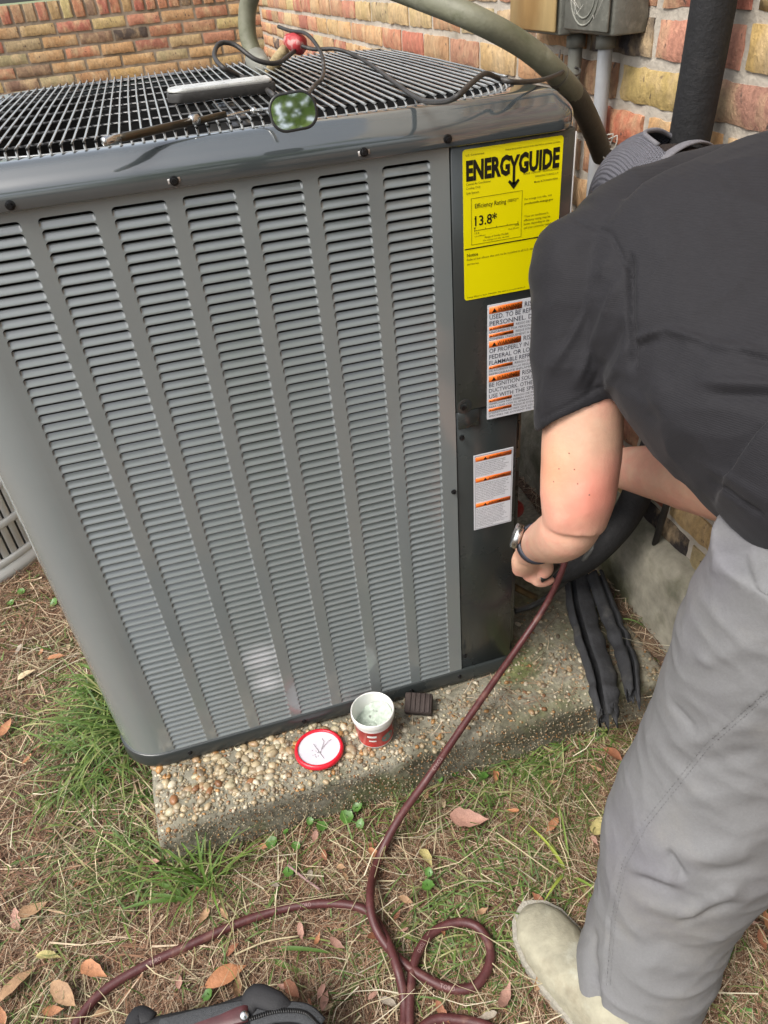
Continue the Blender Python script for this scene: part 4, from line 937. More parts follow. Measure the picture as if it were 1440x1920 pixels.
# torso, neck, head
ax_t = (PV - NK)
def ell(pts, rads, n=24, up=(0, 0, 1), sub=5, tgt=body):
    P_, _ = spline(pts, 0, sub); A, _ = spline([(r_[0], r_[1], 0) for r_ in rads], 0, sub)
    tgt.loops(frames(P_, [(a.x, a.y) for a in A], n, 1, up))
ell([NK + Vector((0, .0, -.03)), (LS + RS) / 2 + Vector((0, -.02, -.02)), at(1450, 640, .81), at(1570, 770, .78), at(1680, 880, .76)], [(.05, .05), (.12, .07), (.12, .08), (.11, .08), (.10, .08)])
ell([NK + Vector((0, 0, -.05)), NK + Vector((.01, .06, -.05)), HD + Vector((0, 0, -.02))], [(.05, .05), (.048, .048), (.05, .05)])
ell([HD + Vector((-.005, -.08, -.02)), HD + Vector((0, -.05, 0)), HD, HD + Vector((.005, .075, -.035)), HD + Vector((.01, .115, -.06))], [(.03, .03), (.052, .055), (.066, .070), (.055, .06), (.02, .02)])
# face side (points at the ground and the wall): brow, nose, mouth, ears
fdn = Vector((.10, .45, -.88)).normalized()
body.tube([HD + fdn * .06 + Vector((0, .0, 0)), HD + fdn * .108], [.03, .010], 10, 3); body.tube([HD + fdn * .06 + Vector((0, -.05, -.02)), HD + fdn * .09 + Vector((0, -.055, -.01))], [.035, .018], 10, 3)
for s_ in (-1, 1): body.tube([HD + Vector((s_ * .070, -.01, -.01)), HD + Vector((s_ * .084, -.022, -.008))], [.014, .012], 10, 2, flat=.5)
# arms
def limb(spec, tgt, n=24, sub=5, fl=1.0): 
    p_, r_ = ring_path(spec); tgt.tube(p_, r_, n, sub, flat=fl)
body.tube([NK.lerp(LS, .5), LS, at(1100, 640, .875), at(1094, 760, .90), at(1090, 850, .92), at(1083, 930, .935), at(1076, 985, .95)], [.046, .048, .046, .0485, .0495, .0475, .0395], 28, 5)
body.tube([at(1084, 955, .945), at(1066, 992, .965), at(1042, 1008, 1.02), at(1020, 1016, 1.09), at(1004, 1024, 1.15), at(996, 1034, 1.19)], [.036, .0385, .036, .031, .0265, .026], 24, 5)
# left hand: palm, four fingers wrapped over a tool, thumb
h0_ = at(996, 1034, 1.19); pal = at(990, 1062, 1.235)
body.tube([h0_, at(990, 1046, 1.21), pal], [.026, .030, .029], 16, 4, flat=.62, up=(0, -1, .4))
def finger(pts, r0, r1): body.tube(pts, [r0 + (r1 - r0) * k / (len(pts) - 1) for k in range(len(pts))], 10, 4)
kb_ = pal
fx = at(1, 0, 1) - at(0, 0, 1); 
for k, (dx, dy, ln) in enumerate(((-22, -14, .9), (-16, 2, 1.05), (-4, 16, 1.1), (12, 26, 1.0))):
    b0 = at(990 + dx, 1058 + dy, 1.225 + .004 * k); b1 = b0 + (at(8, 10 * ln, 1) - at(0, 0, 1)) * 1.25 + Vector((0, .004, -.002)); b2 = b1 + (at(20, 5, 1) - at(0, 0, 1)) * 1.25 * ln + Vector((0, .008, 0)); b3 = b2 + (at(16, -6, 1) - at(0, 0, 1)) * 1.25 * ln + Vector((0, .004, 0))
    finger([kb_.lerp(b0, .3), b0, b1, b2, b3], .0092, .0068)
finger([at(1004, 1040, 1.20), at(1022, 1052, 1.215), at(1028, 1068, 1.225), at(1018, 1080, 1.235)], .0125, .0085)
# right arm: upper arm hidden under the chest, forearm crossing to the valves
RE = at(1400, 925, .98)
body.tube([NK.lerp(RS, .5), RS, RS.lerp(RE, .5), RE], [.05, .055, .050, .044], 24, 5)
body.tube([at(1408, 930, .985), at(1355, 915, 1.02), at(1290, 895, 1.075), at(1220, 884, 1.14), at(1165, 878, 1.20), at(1130, 885, 1.26)], [.042, .0475, .0490, .041, .033, .027], 24, 5)
rp_ = at(1125, 905, 1.30); body.tube([at(1130, 885, 1.26), rp_, rp_ + Vector((-.04, .02, -.01))], [.027, .029, .027], 16, 4, flat=.6)
for k in range(4):
    b0 = rp_ + Vector((-.02, .035, .028 - .018 * k)); finger([rp_, b0, b0 + Vector((-.01, .03, -.006)), b0 + Vector((-.02, .045, -.016))], .0095, .0072)
finger([rp_ + Vector((0, -.02, .01)), rp_ + Vector((-.02, -.035, .02)), rp_ + Vector((-.04, -.03, .015))], .012, .0085)
# legs inside the trousers
LH_, LK, LA = Vector((.165, -.50, -.34)), at(1330, 1370, .95), Vector((.075, -.545, -1.01))
RH_, RK, RA = Vector((.315, -.53, -.34)), Vector((.40, -.66, -.70)), Vector((.37, -.80, -1.01))
body.tube([LH_, LH_.lerp(LK, .5), LK, LK.lerp(LA, .4), LA, LA + Vector((0, 0, -.03))], [.075, .066, .052, .050, .036, .034], 18, 4)
body.tube([RH_, RH_.lerp(RK, .5), RK, RK.lerp(RA, .4), RA, RA + Vector((0, 0, -.03))], [.075, .066, .052, .050, .036, .034], 18, 4)
bm_ = remesh(body, .0036, 4, "body")
def skin_d(co, px, py):
    d = fold(px, py, (1045, 1000), (1110, 998), 9, -.0008, 25) + fold(px, py, (1055, 1006), (1085, 1004), 6, -.0006, 10) + .0009 * np.array([noise.noise(Vector((c[0] * 30, c[1] * 30, c[2] * 30))) for c in co]) + fold(px, py, (1030, 975), (1070, 985), 12, .0012, 15)
    d += fold(px, py, (1085, 905), (1110, 985), 22, .0022, 25)
    return np.where(co[:, 2] < -.3, d, 0) * (px < 1200)
displace(bm_, skin_d)
under(ob("body", bm_, M['skin']), man, man0)
fr = MB()
for px_, py_, t_ in ((1067, 850, .868), (1048, 879, .868), (1077, 880, .868), (1038, 903, .87), (1083, 907, .87), (1105, 928, .88)):
    d_ = (at(px_, py_, 1) - Vector(CC)); fr.lathe([(.0013, 0), (.0009, .0004), (.0002, .0005)], 8, at(px_, py_, t_ + .008), (Vector(CC) - at(px_, py_, 1)))
def patch(m, p, r0, col, mixv=.7):
    nt = m.node_tree; N = nt.nodes; L = nt.links; b = N["Principled BSDF"]; tc = N.new("ShaderNodeTexCoord"); di = N.new("ShaderNodeVectorMath"); di.operation = 'DISTANCE'; di.inputs[1].default_value = p
    L.new(tc.outputs["Object"], di.inputs[0]); mr_ = N.new("ShaderNodeMapRange"); mr_.interpolation_type = 'SMOOTHSTEP'; mr_.inputs["From Min"].default_value = r0; mr_.inputs["From Max"].default_value = 0; mr_.inputs["To Max"].default_value = mixv
    L.new(di.outputs["Value"], mr_.inputs[0]); mx = N.new("ShaderNodeMix"); mx.data_type = 'RGBA'; L.new(mr_.outputs[0], mx.inputs[0]); L.new(b.inputs["Base Color"].links[0].from_socket, mx.inputs[6]); mx.inputs[7].default_value = (*col, 1); L.new(mx.outputs[2], b.inputs["Base Color"])
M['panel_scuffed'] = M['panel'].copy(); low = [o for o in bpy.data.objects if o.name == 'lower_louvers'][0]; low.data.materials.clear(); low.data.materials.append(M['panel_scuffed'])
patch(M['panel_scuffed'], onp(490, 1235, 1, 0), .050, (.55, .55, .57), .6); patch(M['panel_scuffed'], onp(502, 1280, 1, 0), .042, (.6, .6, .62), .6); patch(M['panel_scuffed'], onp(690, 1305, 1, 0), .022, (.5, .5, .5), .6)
patch(M['skin'], at(1105, 925, .90), .075, (.66, .20, .15), .75)
patch(M['skin'], at(1035, 880, .90), .06, (.66, .30, .16), .55)
# shirt
sh_ = MB()
def spl_ell(tgt, rows, up, n=36, sub=6): ell([r_[0] for r_ in rows], [r_[1] for r_ in rows], n, up, sub, tgt)
lat_ax = (RS - LS).normalized()
# torso as a sweep whose wide axis runs from shoulder to shoulder
ctr = [(LS + RS) / 2 + Vector((.005, .075, .02)), (LS + RS) / 2 + Vector((0, .045, .01)), (LS + RS) / 2 + Vector((0, 0, 0)), at(1450, 640, .785), at(1530, 725, .755), at(1605, 800, .735), at(1690, 880, .715), at(1790, 965, .70)]
wid = [.06, .125, .175, .172, .162, .155, .152, .150]; thk = [.03, .072, .098, .112, .118, .120, .118, .116]
P_, _ = spline(ctr, 0, 6); W_, _ = spline([(a, b__, 0) for a, b__ in zip(wid, thk)], 0, 6); rings = []
for i, p in enumerate(P_):
    d = (P_[min(i + 1, len(P_) - 1)] - P_[max(i - 1, 0)]).normalized(); a = (lat_ax - d * lat_ax.dot(d)).normalized(); b2 = d.cross(a)
    rings.append([p + a * (W_[i].x * math.copysign(abs(math.cos(2 * math.pi * k / 48)) ** .9, math.cos(2 * math.pi * k / 48))) + b2 * (W_[i].y * math.copysign(abs(math.sin(2 * math.pi * k / 48)) ** .9, math.sin(2 * math.pi * k / 48))) for k in range(48)])
sh_.loops(rings)
sh_.tube([at(1500, 820, .72), at(1560, 870, .70), at(1605, 905, .69)], [.105, .108, .102], 30, 6)
sh_.tube([at(1125, 455, .86), at(1200, 418, .87), at(1290, 398, .875), at(1380, 385, .865), at(1480, 372, .85)], [.055, .062, .066, .067, .065], 30, 6)
# left sleeve, hanging down, with a turned-in hem
slv = [(LS + Vector((.05, -.02, .02)), .062), (LS + Vector((.0, .0, .0)), .0615), (at(1098, 540, .865), .0605), (at(1094, 640, .880), .0610), (at(1094, 715, .892), .0600)]
sh_.tube([s_[0] for s_ in slv], [s_[1] for s_ in slv], 36, 6)
def hem_ring(c, r_, dz=0, tilt=.0):
    ux = (at(1, 0, 1) - at(0, 0, 1)).normalized(); fz = (at(720, 960, 1) - Vector(CC)).normalized(); dn = (at(0, 1, 1) - at(0, 0, 1)).normalized()
    return [c + ux * (r_ * math.cos(t)) + fz * (r_ * math.sin(t)) - dn * (tilt * r_ * math.cos(t)) for t in [2 * math.pi * k / 40 for k in range(40)]]
hc0, hc1, hc2 = at(1094, 700, .890), at(1093, 745, .898), at(1093, 771, .902)
sh_.loops([hem_ring(hc0, .060, tilt=.2), hem_ring(hc1, .0588, tilt=.40), hem_ring(hc2, .0560, tilt=.45), hem_ring(hc2, .0500, tilt=.45), hem_ring(hc1, .0500, tilt=.4), hem_ring(hc0, .049, tilt=.2)])
# right sleeve
sh_.tube([RS + Vector((-.05, .02, .01)), RS, RS.lerp(RE, .35), RS.lerp(RE, .72)], [.062, .064, .062, .060], 30, 6)
sm = remesh(sh_, .0034, 14, "shirt")
def ridged(co, f, sx=(1, 1, 1), seed=0):
    return np.array([(1 - abs(noise.noise(Vector((c[0] * f * sx[0] + seed, c[1] * f * sx[1], c[2] * f * sx[2]))))) ** 4 for c in co])
def shirt_d(co, px, py):
    d = np.zeros(len(px)); d += .0020 * (ridged(co, 7, (1, 1, 1.6), 3) - .5) + .0007 * (ridged(co, 24, (1, 1, .6), 9) - .5); nzv = np.array([noise.noise(Vector((c[0] * 9, c[1] * 9, c[2] * 9))) for c in co]); d += .0022 * nzv
    F_ = lambda *a: fold(px, py, *a)
    d += F_((1150, 470), (1035, 700), 9, .0032) + F_((1165, 520), (1075, 735), 9, .0032) + F_((1135, 500), (1048, 660), 7, -.0028) + F_((1172, 590), (1100, 750), 8, -.0028) + F_((1176, 640), (1130, 745), 8, .0026, 20)
    d += F_((1040, 640), (1022, 780), 10, .0022)
    d += F_((1182, 470), (1184, 700), 6, -.006, 25) + F_((1075, 410), (1150, 440), 3.5, -.0022, 12) + F_((1145, 436), (1184, 520), 3.5, -.0025, 12)
    d += F_((1180, 640), (1245, 615), 6, .0035, 18) + F_((1235, 614), (1330, 640), 7, .0035, 25) + F_((1310, 640), (1440, 665), 9, .0035, 30)
    d += F_((1185, 655), (1240, 632), 6, -.003, 18) + F_((1300, 715), (1480, 722), 12, .0035, 40) + F_((1320, 740), (1480, 745), 10, -.003, 40) + F_((1360, 650), (1480, 690), 8, -.0028, 30)
    d += F_((1250, 700), (1215, 780), 26, .003, 30) + F_((1180, 690), (1240, 800), 18, -.003, 30)
    d += F_((1330, 900), (1440, 980), 6, -.003, 30) + F_((1300, 860), (1440, 940), 8, .0016, 40)
    d += F_((1016, 786), (1166, 706), 2.5, -.0012, 4) + .0016 * (ridged(co, 13, (1, 1, 1.3), 20) - .5)
    return d * 1.4
displace(sm, shirt_d)
shirt = under(ob("shirt", sm, M['shirt']), man, man0)
# trousers
tr = MB()
lg = [(1345, 1690, 1010, .70), (1330, 1680, 1080, .73), (1285, 1640, 1190, .785), (1245, 1590, 1310, .85), (1205, 1545, 1420, .905), (1155, 1490, 1520, .95), (1128, 1430, 1600, .985), (1121, 1372, 1690, 1.02), (1100, 1345, 1770, 1.045), (1082, 1315, 1835, 1.07), (1086, 1300, 1885, 1.09)]
p_, r_ = ring_path(lg); tr.tube(p_, r_, 36, 6)
c1, q1 = ring_path([(1084, 1298, 1880, 1.085), (1092, 1288, 1925, 1.10), (1100, 1282, 1945, 1.11)])
tr.tube(c1, q1, 36, 4)
tr.tube([p_[0], Vector((.235, -.52, -.34)), RH_ + Vector((.0, 0, .0)), RH_.lerp(RK, .5), RK, RK.lerp(RA, .5), RA], [.085, .10, .11, .10, .095, .095, .09], 30, 5)
tr.tube([Vector((.13, -.50, -.31)), Vector((.235, -.53, -.30)), Vector((.33, -.54, -.30))], [.07, .08, .08], 30, 5)
tm = remesh(tr, .0045, 10, "trousers")
def tr_d(co, px, py):
    nzv = np.array([noise.noise(Vector((c[0] * 8, c[1] * 8, c[2] * 8))) for c in co]); d = .003 * nzv + .0032 * (ridged(co, 6, (1, 1, 1.7), 1) - .5) + .0009 * (ridged(co, 22, (1, 1, 1.4), 5) - .5); F_ = lambda *a: fold(px, py, *a)
    d += F_((1170, 1620), (1285, 1655), 12, .006, 30) + F_((1180, 1640), (1280, 1676), 9, -.004, 30)
    d += F_((1255, 1612), (1440, 1590), 22, .005, 70) + F_((1250, 1590), (1285, 1650), 8, -.008, 15) + F_((1300, 1640), (1440, 1618), 16, -.003, 60)
    d += F_((1270, 1720), (1400, 1655), 14, .005, 30) + F_((1265, 1735), (1380, 1690), 8, -.004, 25)
    d += F_((1180, 1690), (1340, 1722), 16, .0035, 40) + F_((1190, 1790), (1320, 1830), 18, .0035, 40) + F_((1200, 1760), (1330, 1790), 14, -.003, 40)
    d += F_((1105, 1735), (1118, 1900), 8, -.008, 20) + F_((1090, 1760), (1098, 1900), 9, .003, 20)
    d += F_((1240, 1400), (1440, 1350), 16, .003, 40) + F_((1250, 1440), (1440, 1410), 14, -.0025, 40) + F_((1260, 1500), (1440, 1480), 18, .003, 40) + F_((1280, 1250), (1440, 1200), 18, .003, 50)
    d += F_((1255, 1310), (1310, 1375), 5, -.003, 20) + F_((1300, 1220), (1345, 1250), 8, .003, 20)
    d += .0022 * (ridged(co, 11, (1, 1, 2.0), 30) - .5) * (1 + .6 * (co[:, 2] < -.85))
    # outer side seam
    for a, b__ in (((1320, 1400), (1265, 1470)), ((1265, 1470), (1205, 1545)), ((1205, 1545), (1165, 1620)), ((1165, 1620), (1145, 1720)), ((1145, 1720), (1135, 1850)), ((1320, 1400), (1450, 1290))):
        d += F_(a, b__, 3.2, -.0024, 4); d += fold(px + 6, py + 3, a, b__, 3.5, .0012, 4)
    d += F_((1405, 1030), (1420, 1090), 6, -.006, 12) + F_((1420, 1090), (1450, 1130), 6, -.006, 10) + F_((1400, 1020), (1412, 1090), 5, .0025, 10)
    return d
displace(tm, tr_d); trs = under(ob("trousers", tm, M['pants']), man, man0)
trs_bvh = None
from mathutils.bvhtree import BVHTree
def hit(me, px, py):
    bv = BVHTree.FromPolygons([v.co for v in me.vertices], [tuple(p.vertices) for p in me.polygons]) if not hasattr(hit, 'c') or hit.c[0] is not me else hit.c[1]
    hit.c = (me, bv); d_ = (at(px, py, 1) - Vector(CC)).normalized(); r_ = bv.ray_cast(Vector(CC), d_); return r_
st = MB()
def stitches(pl, step=7):
    for a, b__ in zip(pl[:-1], pl[1:]):
        n_ = max(1, int(math.hypot(b__[0] - a[0], b__[1] - a[1]) / step))
        for k in range(n_):
            t0, t1 = k / n_, (k + .6) / n_; q0 = hit(tm, a[0] + (b__[0] - a[0]) * t0, a[1] + (b__[1] - a[1]) * t0); q1 = hit(tm, a[0] + (b__[0] - a[0]) * t1, a[1] + (b__[1] - a[1]) * t1)
            if q0[0] and q1[0] and (q0[0] - q1[0]).length < .02: st.tube([q0[0], q1[0]], .0004, 4, 1)
stitches([(1445, 1290), (1322, 1396), (1267, 1466), (1207, 1541), (1167, 1618), (1147, 1720), (1137, 1850)])
stitches([(1450, 1296), (1328, 1403), (1274, 1472), (1214, 1547), (1174, 1622), (1154, 1722), (1144, 1850)])
if st.v: under(ob("stitching", st, M['pantseam'], kind="stuff"), man, man0)
# freckles sit on the arm
fk = MB()
for px_, py_ in ((1067, 850), (1048, 879), (1077, 880), (1038, 903), (1083, 907), (1105, 928)):
    q = hit(bm_, px_, py_)
    if q[0]: fk.lathe([(.0012, -.0003), (.0009, .0003), (.0001, .0004)], 8, q[0], q[1], None, False, True)
if fk.v: under(ob("freckles", fk, mat("freckle", (.25, .12, .08), .5, 0, 0), kind="stuff"), man, man0)
tt = root('small_tool', at(1026, 1076, 1.24), 'small black tool gripped in the man\'s left hand', 'hand tool'); under(ob('grip', MB().tube([at(1012, 1086, 1.235), at(1026, 1076, 1.24), at(1044, 1060, 1.25)], [.007, .009, .007], 12, 4), M['blackplastic']), tt, at(1026, 1076, 1.24))
# watch
wc = at(997, 1022, 1.135); wd_ = (at(996, 1034, 1.19) - at(1020, 1016, 1.09)).normalized()
wt = MB(); pos = at(1008, 1020, 1.13)
def wring(o_, r_): 
    a = wd_.cross(Vector((0, 0, 1))).normalized(); b__ = wd_.cross(a)
    return [pos + wd_ * o_ + a * (r_ * math.cos(t)) + b__ * (r_ * math.sin(t)) for t in [2 * math.pi * k / 32 for k in range(32)]]
wt.loops([wring(-.0115, .0285), wring(-.0115, .0320), wring(.011, .0308), wring(.011, .0270)], False, False)
under(ob("watch_band", wt, M['band']), man, man0)
wdir = (at(985, 1008, 1.12) - pos); wdir = (wdir - wd_ * wdir.dot(wd_)).normalized()
under(ob("watch_case", MB().lathe([(.001, 0), (.019, 0), (.0205, .003), (.0205, .009), (.018, .0115), (.001, .0115)], 28, pos + wdir * .0285, wdir), M['steel']), man, man0)
# cap
cpm_ = MB(); upc = Vector((-.22, .80, .22)).normalized(); bk_ = Vector((.40, -.62, .72)); bk_ = (bk_ - upc * bk_.dot(upc)).normalized(); sdc = upc.cross(bk_)
HC = HD + Vector((-.004, .012, .006)); RC = (.090, .093, .098)
def capp(az, ph, k=1.0):
    h_ = upc * (RC[2] * math.cos(ph) * 1.0) + (bk_ * math.cos(az) * RC[1] + sdc * math.sin(az) * RC[0]) * math.sin(ph); return HC + h_ * k
na, np_ = 72, 26; phm = math.radians(104); V_ = []; F_ = []
def ophi(az): 
    a = abs((az + math.pi) % (2 * math.pi) - math.pi)
    return phm - math.radians(45) * max(0, 1 - (a / math.radians(38)) ** 4) ** .5
for i in range(na):
    az = 2 * math.pi * i / na; pe = ophi(az)
    for j in range(np_ + 1): V_.append(capp(az, pe * j / np_))
F_ = [(i * (np_ + 1) + j, ((i + 1) % na) * (np_ + 1) + j, ((i + 1) % na) * (np_ + 1) + j + 1, i * (np_ + 1) + j + 1) for i in range(na) for j in range(np_)]
cpm_.add(V_, F_); cme = cpm_.mesh("cap"); co_ = under(ob("cap", cme, M['capmesh']), man, man0)
md = co_.modifiers.new("t", 'SOLIDIFY'); md.thickness = .0025; md.offset = 1
under(ob("cap_binding", MB().tube([capp(math.radians(a), ophi(math.radians(a)) - .01, 1.012) for a in range(-37, 38, 2)], .0035, 8, 1), M['capedge']), man, man0)
under(ob("cap_strap", MB().tube([capp(math.radians(a), phm - .04, 1.01) for a in range(-46, 47, 4)], .009, 8, 1, flat=.3), M['capedge']), man, man0)
bill = MB(); rings = []
for t in np.linspace(-1.1, 1.1, 17):
    az = math.pi + t * .62; b0 = capp(az, phm * .97, .99); fw = -bk_ * (.075 * math.cos(t * 1.25) ** .8 if math.cos(t * 1.25) > 0 else 0)
    rings.append([b0, b0 + fw * .5 - upc * .006, b0 + fw - upc * .016, b0 + fw - upc * .019, b0 + fw * .5 - upc * .010, b0 - upc * .004])
bill.loops(rings, True, True); under(ob("cap_bill", bill, M['capedge']), man, man0)
hr_ = MB(); hv = []
for i in range(40):
    for j in range(13): pass
ell([HD + Vector((.0, -.10, -.015)), HD + Vector((0, -.06, .008)), HD + Vector((0, 0, .004)), HD + Vector((.0, .06, -.02))], [(.050, .050), (.066, .068), (.077, .080), (.060, .06)], 28, (0, 0, 1), 5, hr_)
under(ob("hair", hr_, M['hair']), man, man0)
# boots: toe towards the pad
def boot(toe, heel, px=None):
    t = Vector(toe); h_ = Vector(heel); d = (t - h_); Lb_ = d.length; d.normalize(); s_ = Vector((-d.y, d.x, 0)); rings = []; so = []
    prof = [(0, .034, .045), (.03, .038, .085), (.16, .038, .105), (.34, .037, .105), (.48, .041, .085), (.62, .048, .066), (.76, .050, .055), (.88, .043, .046), (.96, .028, .034), (1.0, .008, .018)]
    for u, w0, hgt in prof:
        c = h_ + d * (u * Lb_)
        rings.append([c + s_ * (w0 * math.cos(a)) + Vector((0, 0, .014 + (hgt - .014) * max(0, math.sin(a)) ** .75 if math.sin(a) > 0 else .014 + .004 * math.sin(a))) for a in [2 * math.pi * k / 28 for k in range(28)]])
    b = MB(); b.loops(rings)
    out = []
    for k in range(28 * 2): pass
    prs = [(h_ + d * (u * Lb_ * 1.02 - .003), w0 + .005) for u, w0, _ in prof]
    Lr = [c + s_ * w_ for c, w_ in prs] + [t + d * .008] + [c - s_ * w_ for c, w_ in reversed(prs)]
    sb = MB(); sb.loops([[q + Vector((0, 0, .000)) for q in Lr], [q + Vector((0, 0, .018)) for q in Lr]])
    return b, sb
for (toe, heel) in ((onp(985, 1700, 2, G + .02), onp(1150, 1945, 2, G + .02)), ((.30, -.70, G + .02), (.40, -.95, G + .02))):
    toe = Vector(toe); heel = Vector(heel); toe.z = heel.z = G + .006
    d = (toe - heel).normalized(); heel = toe - d * .295
    b, sb = boot(toe, heel); bo = under(ob("boot", remesh(b, .004, 3, "boot"), M['boot']), man, man0); ob("sole", sb.mesh("sole", True, True, 40), M['sole'], bo)

# ------------------------------------------------------------------ ground litter
def excluded(x, y, pad_=.0):
    return (PX0 - pad_ < x < PX1 + pad_ - .01 and y > PY0 - pad_) or x > WX - .04
def strips(N, xy, z0f, length, width, cols, cw, bend=.25, tilt=.12, segs=2, lift=0):
    out = []
    x = xy[:, 0]; y = xy[:, 1]; n = len(x)
    th = rng.uniform(0, 2 * np.pi, n); L_ = rng.uniform(*length, n); w0 = rng.uniform(*width, n)
    z = np.array([gz(a, b) for a, b in zip(x, y)]) + rng.uniform(*z0f, n)
    tl_ = rng.normal(0, tilt, n); dth = rng.normal(0, bend, n)
    V_ = np.zeros((n, (segs + 1) * 2, 3)); cx, cy, cz = x.copy(), y.copy(), z.copy()
    for s in range(segs + 1):
        wv = w0 * (1 - .75 * s / segs) if s else w0
        nx_, ny_ = -np.sin(th), np.cos(th)
        V_[:, 2 * s, 0] = cx + nx_ * wv; V_[:, 2 * s, 1] = cy + ny_ * wv; V_[:, 2 * s, 2] = cz
        V_[:, 2 * s + 1, 0] = cx - nx_ * wv; V_[:, 2 * s + 1, 1] = cy - ny_ * wv; V_[:, 2 * s + 1, 2] = cz + wv * rng.uniform(-1.2, 1.2, n)
        st_ = L_ / segs; cx = cx + np.cos(th) * st_; cy = cy + np.sin(th) * st_; cz = np.maximum(cz + tl_ * st_, G - .01); th = th + dth; tl_ = tl_ - .25 * abs(tl_)
    base = (np.arange(n) * (segs + 1) * 2)[:, None, None]; q = np.array([[2 * s, 2 * s + 1, 2 * s + 3, 2 * s + 2] for s in range(segs)])[None]
    F_ = (base + q).reshape(-1, 4); ci = rng.choice(len(cols), n, p=np.array(cw) / sum(cw)); C_ = np.array(cols)[ci] * rng.uniform(.65, 1.25, (n, 1))
    C_ = np.repeat(C_[:, None], (segs + 1) * 2, 1)
    return V_.reshape(-1, 3), F_, C_.reshape(-1, 3)
def scatter(n, x0, x1, y0, y1, dens=None):
    o = []
    while len(o) < n:
        a = rng.uniform(x0, x1, 4000); b = rng.uniform(y0, y1, 4000)
        for x_, y_ in zip(a, b):
            if excluded(x_, y_): continue
            if dens and random.random() > dens(x_, y_): continue
            o.append((x_, y_))
            if len(o) >= n: break
    return np.array(o)
STR = [(.27, .150, .09), (.37, .25, .16), (.16, .08, .048), (.54, .43, .30), (.09, .048, .03), (.28, .21, .135)]
A = np.column_stack([rng.uniform(-.58, .33, 500), rng.uniform(-.11, .12, 500)]); A = A[(A[:, 0] > -.05) | (rng.random(500) < .12)]
Vd, Fd, Cd = strips(0, A, (0, .001), (.015, .05), (.0003, .0007), STR, [5, 4, 4, 2.5, 3, 2], .2, 0); Vd[:, 2] += PT - G + .006 - (Vd[:, 2] - G) * .8; ob('pad_litter', npmesh('pad_litter', Vd, Fd, Cd), M['straw'], kind='stuff')
A = scatter(88000, -1.15, .45, -.80, 1.0, lambda x, y: 1 if (y < -.05) else .45)
V1, F1, C1 = strips(0, A, (.0, .014), (.025, .085), (.0003, .00072), STR, [4, 4, 4, 3.2, 4, 2], .22, .10)
A2 = scatter(9000, -2.0, -.62, -.3, 2.6); V2, F2, C2 = strips(0, A2, (0, .02), (.05, .14), (.0008, .0018), STR, [5, 4, 4, 2.5, 3, 2], .22, .12)
ob("pine_straw", npmesh("pine_straw", np.concatenate([V1, V2]), np.concatenate([F1, F2 + len(V1)]), np.concatenate([C1, C2])), M['straw'], kind="stuff")
# pale dead grass stems
A = scatter(1300, -1.1, .42, -.78, .6); V1, F1, C1 = strips(0, A, (.008, .03), (.05, .17), (.0005, .0011), [(.44, .38, .24), (.36, .31, .19), (.50, .45, .33)], [3, 2, 1], .3, .15, 3)
ob("dead_grass_stems", npmesh("dead_grass_stems", V1, F1, C1), M['straw'], kind="stuff")
GRN = [(.085, .145, .030), (.13, .19, .045), (.065, .11, .028), (.19, .23, .075), (.28, .28, .12), (.11, .18, .05)]
def blades(spec):
    "spec: (x, y, z, n, spread, length, width, lean vec, up)"
    V_ = []; F_ = []; C_ = []; n0 = 0
    for (x, y, z, n, spr, L0_, w0, lean, upk) in spec:
        for k in range(n):
            bx, by = x + random.gauss(0, spr), y + random.gauss(0, spr)
            if excluded(bx, by, -.002): continue
            th = random.uniform(0, 2 * math.pi); L_ = L0_ * random.uniform(.5, 1.15); w_ = w0 * random.uniform(.6, 1.2); el_ = math.atan2(upk * random.uniform(.5, 1.4), 1); d = Vector((math.cos(th) + lean[0], math.sin(th) + lean[1], 0)).normalized()
            c = random.choices(GRN, [4, 4, 3, 3, 2, 4])[0]; kk = random.uniform(.75, 1.2); p = Vector((bx, by, (gz(bx, by) if z is None else z) - .004)); sg = 6; curl = random.uniform(.18, .42)
            sdv = Vector((-d.y, d.x, 0))
            for s in range(sg + 1):
                t = s / sg; ww = w_ * (1 - t ** 2.2) * (.55 + .45 * min(1, t * 4)) + .00012
                V_ += [p + sdv * ww, p - sdv * ww + Vector((0, 0, ww * .5))]
                cc_ = [min(.6, q * kk * (1 + .35 * t)) for q in c]; C_ += [cc_, cc_]
                p = p + (d * math.cos(el_) + Vector((0, 0, math.sin(el_)))) * (L_ / sg); el_ -= curl
                if p.z < G + .004: p.z = G + .004 + random.uniform(0, .004)
            F_ += [(n0 + 2 * s, n0 + 2 * s + 1, n0 + 2 * s + 3, n0 + 2 * s + 2) for s in range(sg)]; n0 += 2 * (sg + 1)
    return np.array([tuple(v) for v in V_]), np.array(F_), np.array(C_)
spec = []
def gp(px, py): q = onp(px, py, 2, G); return q.x, q.y
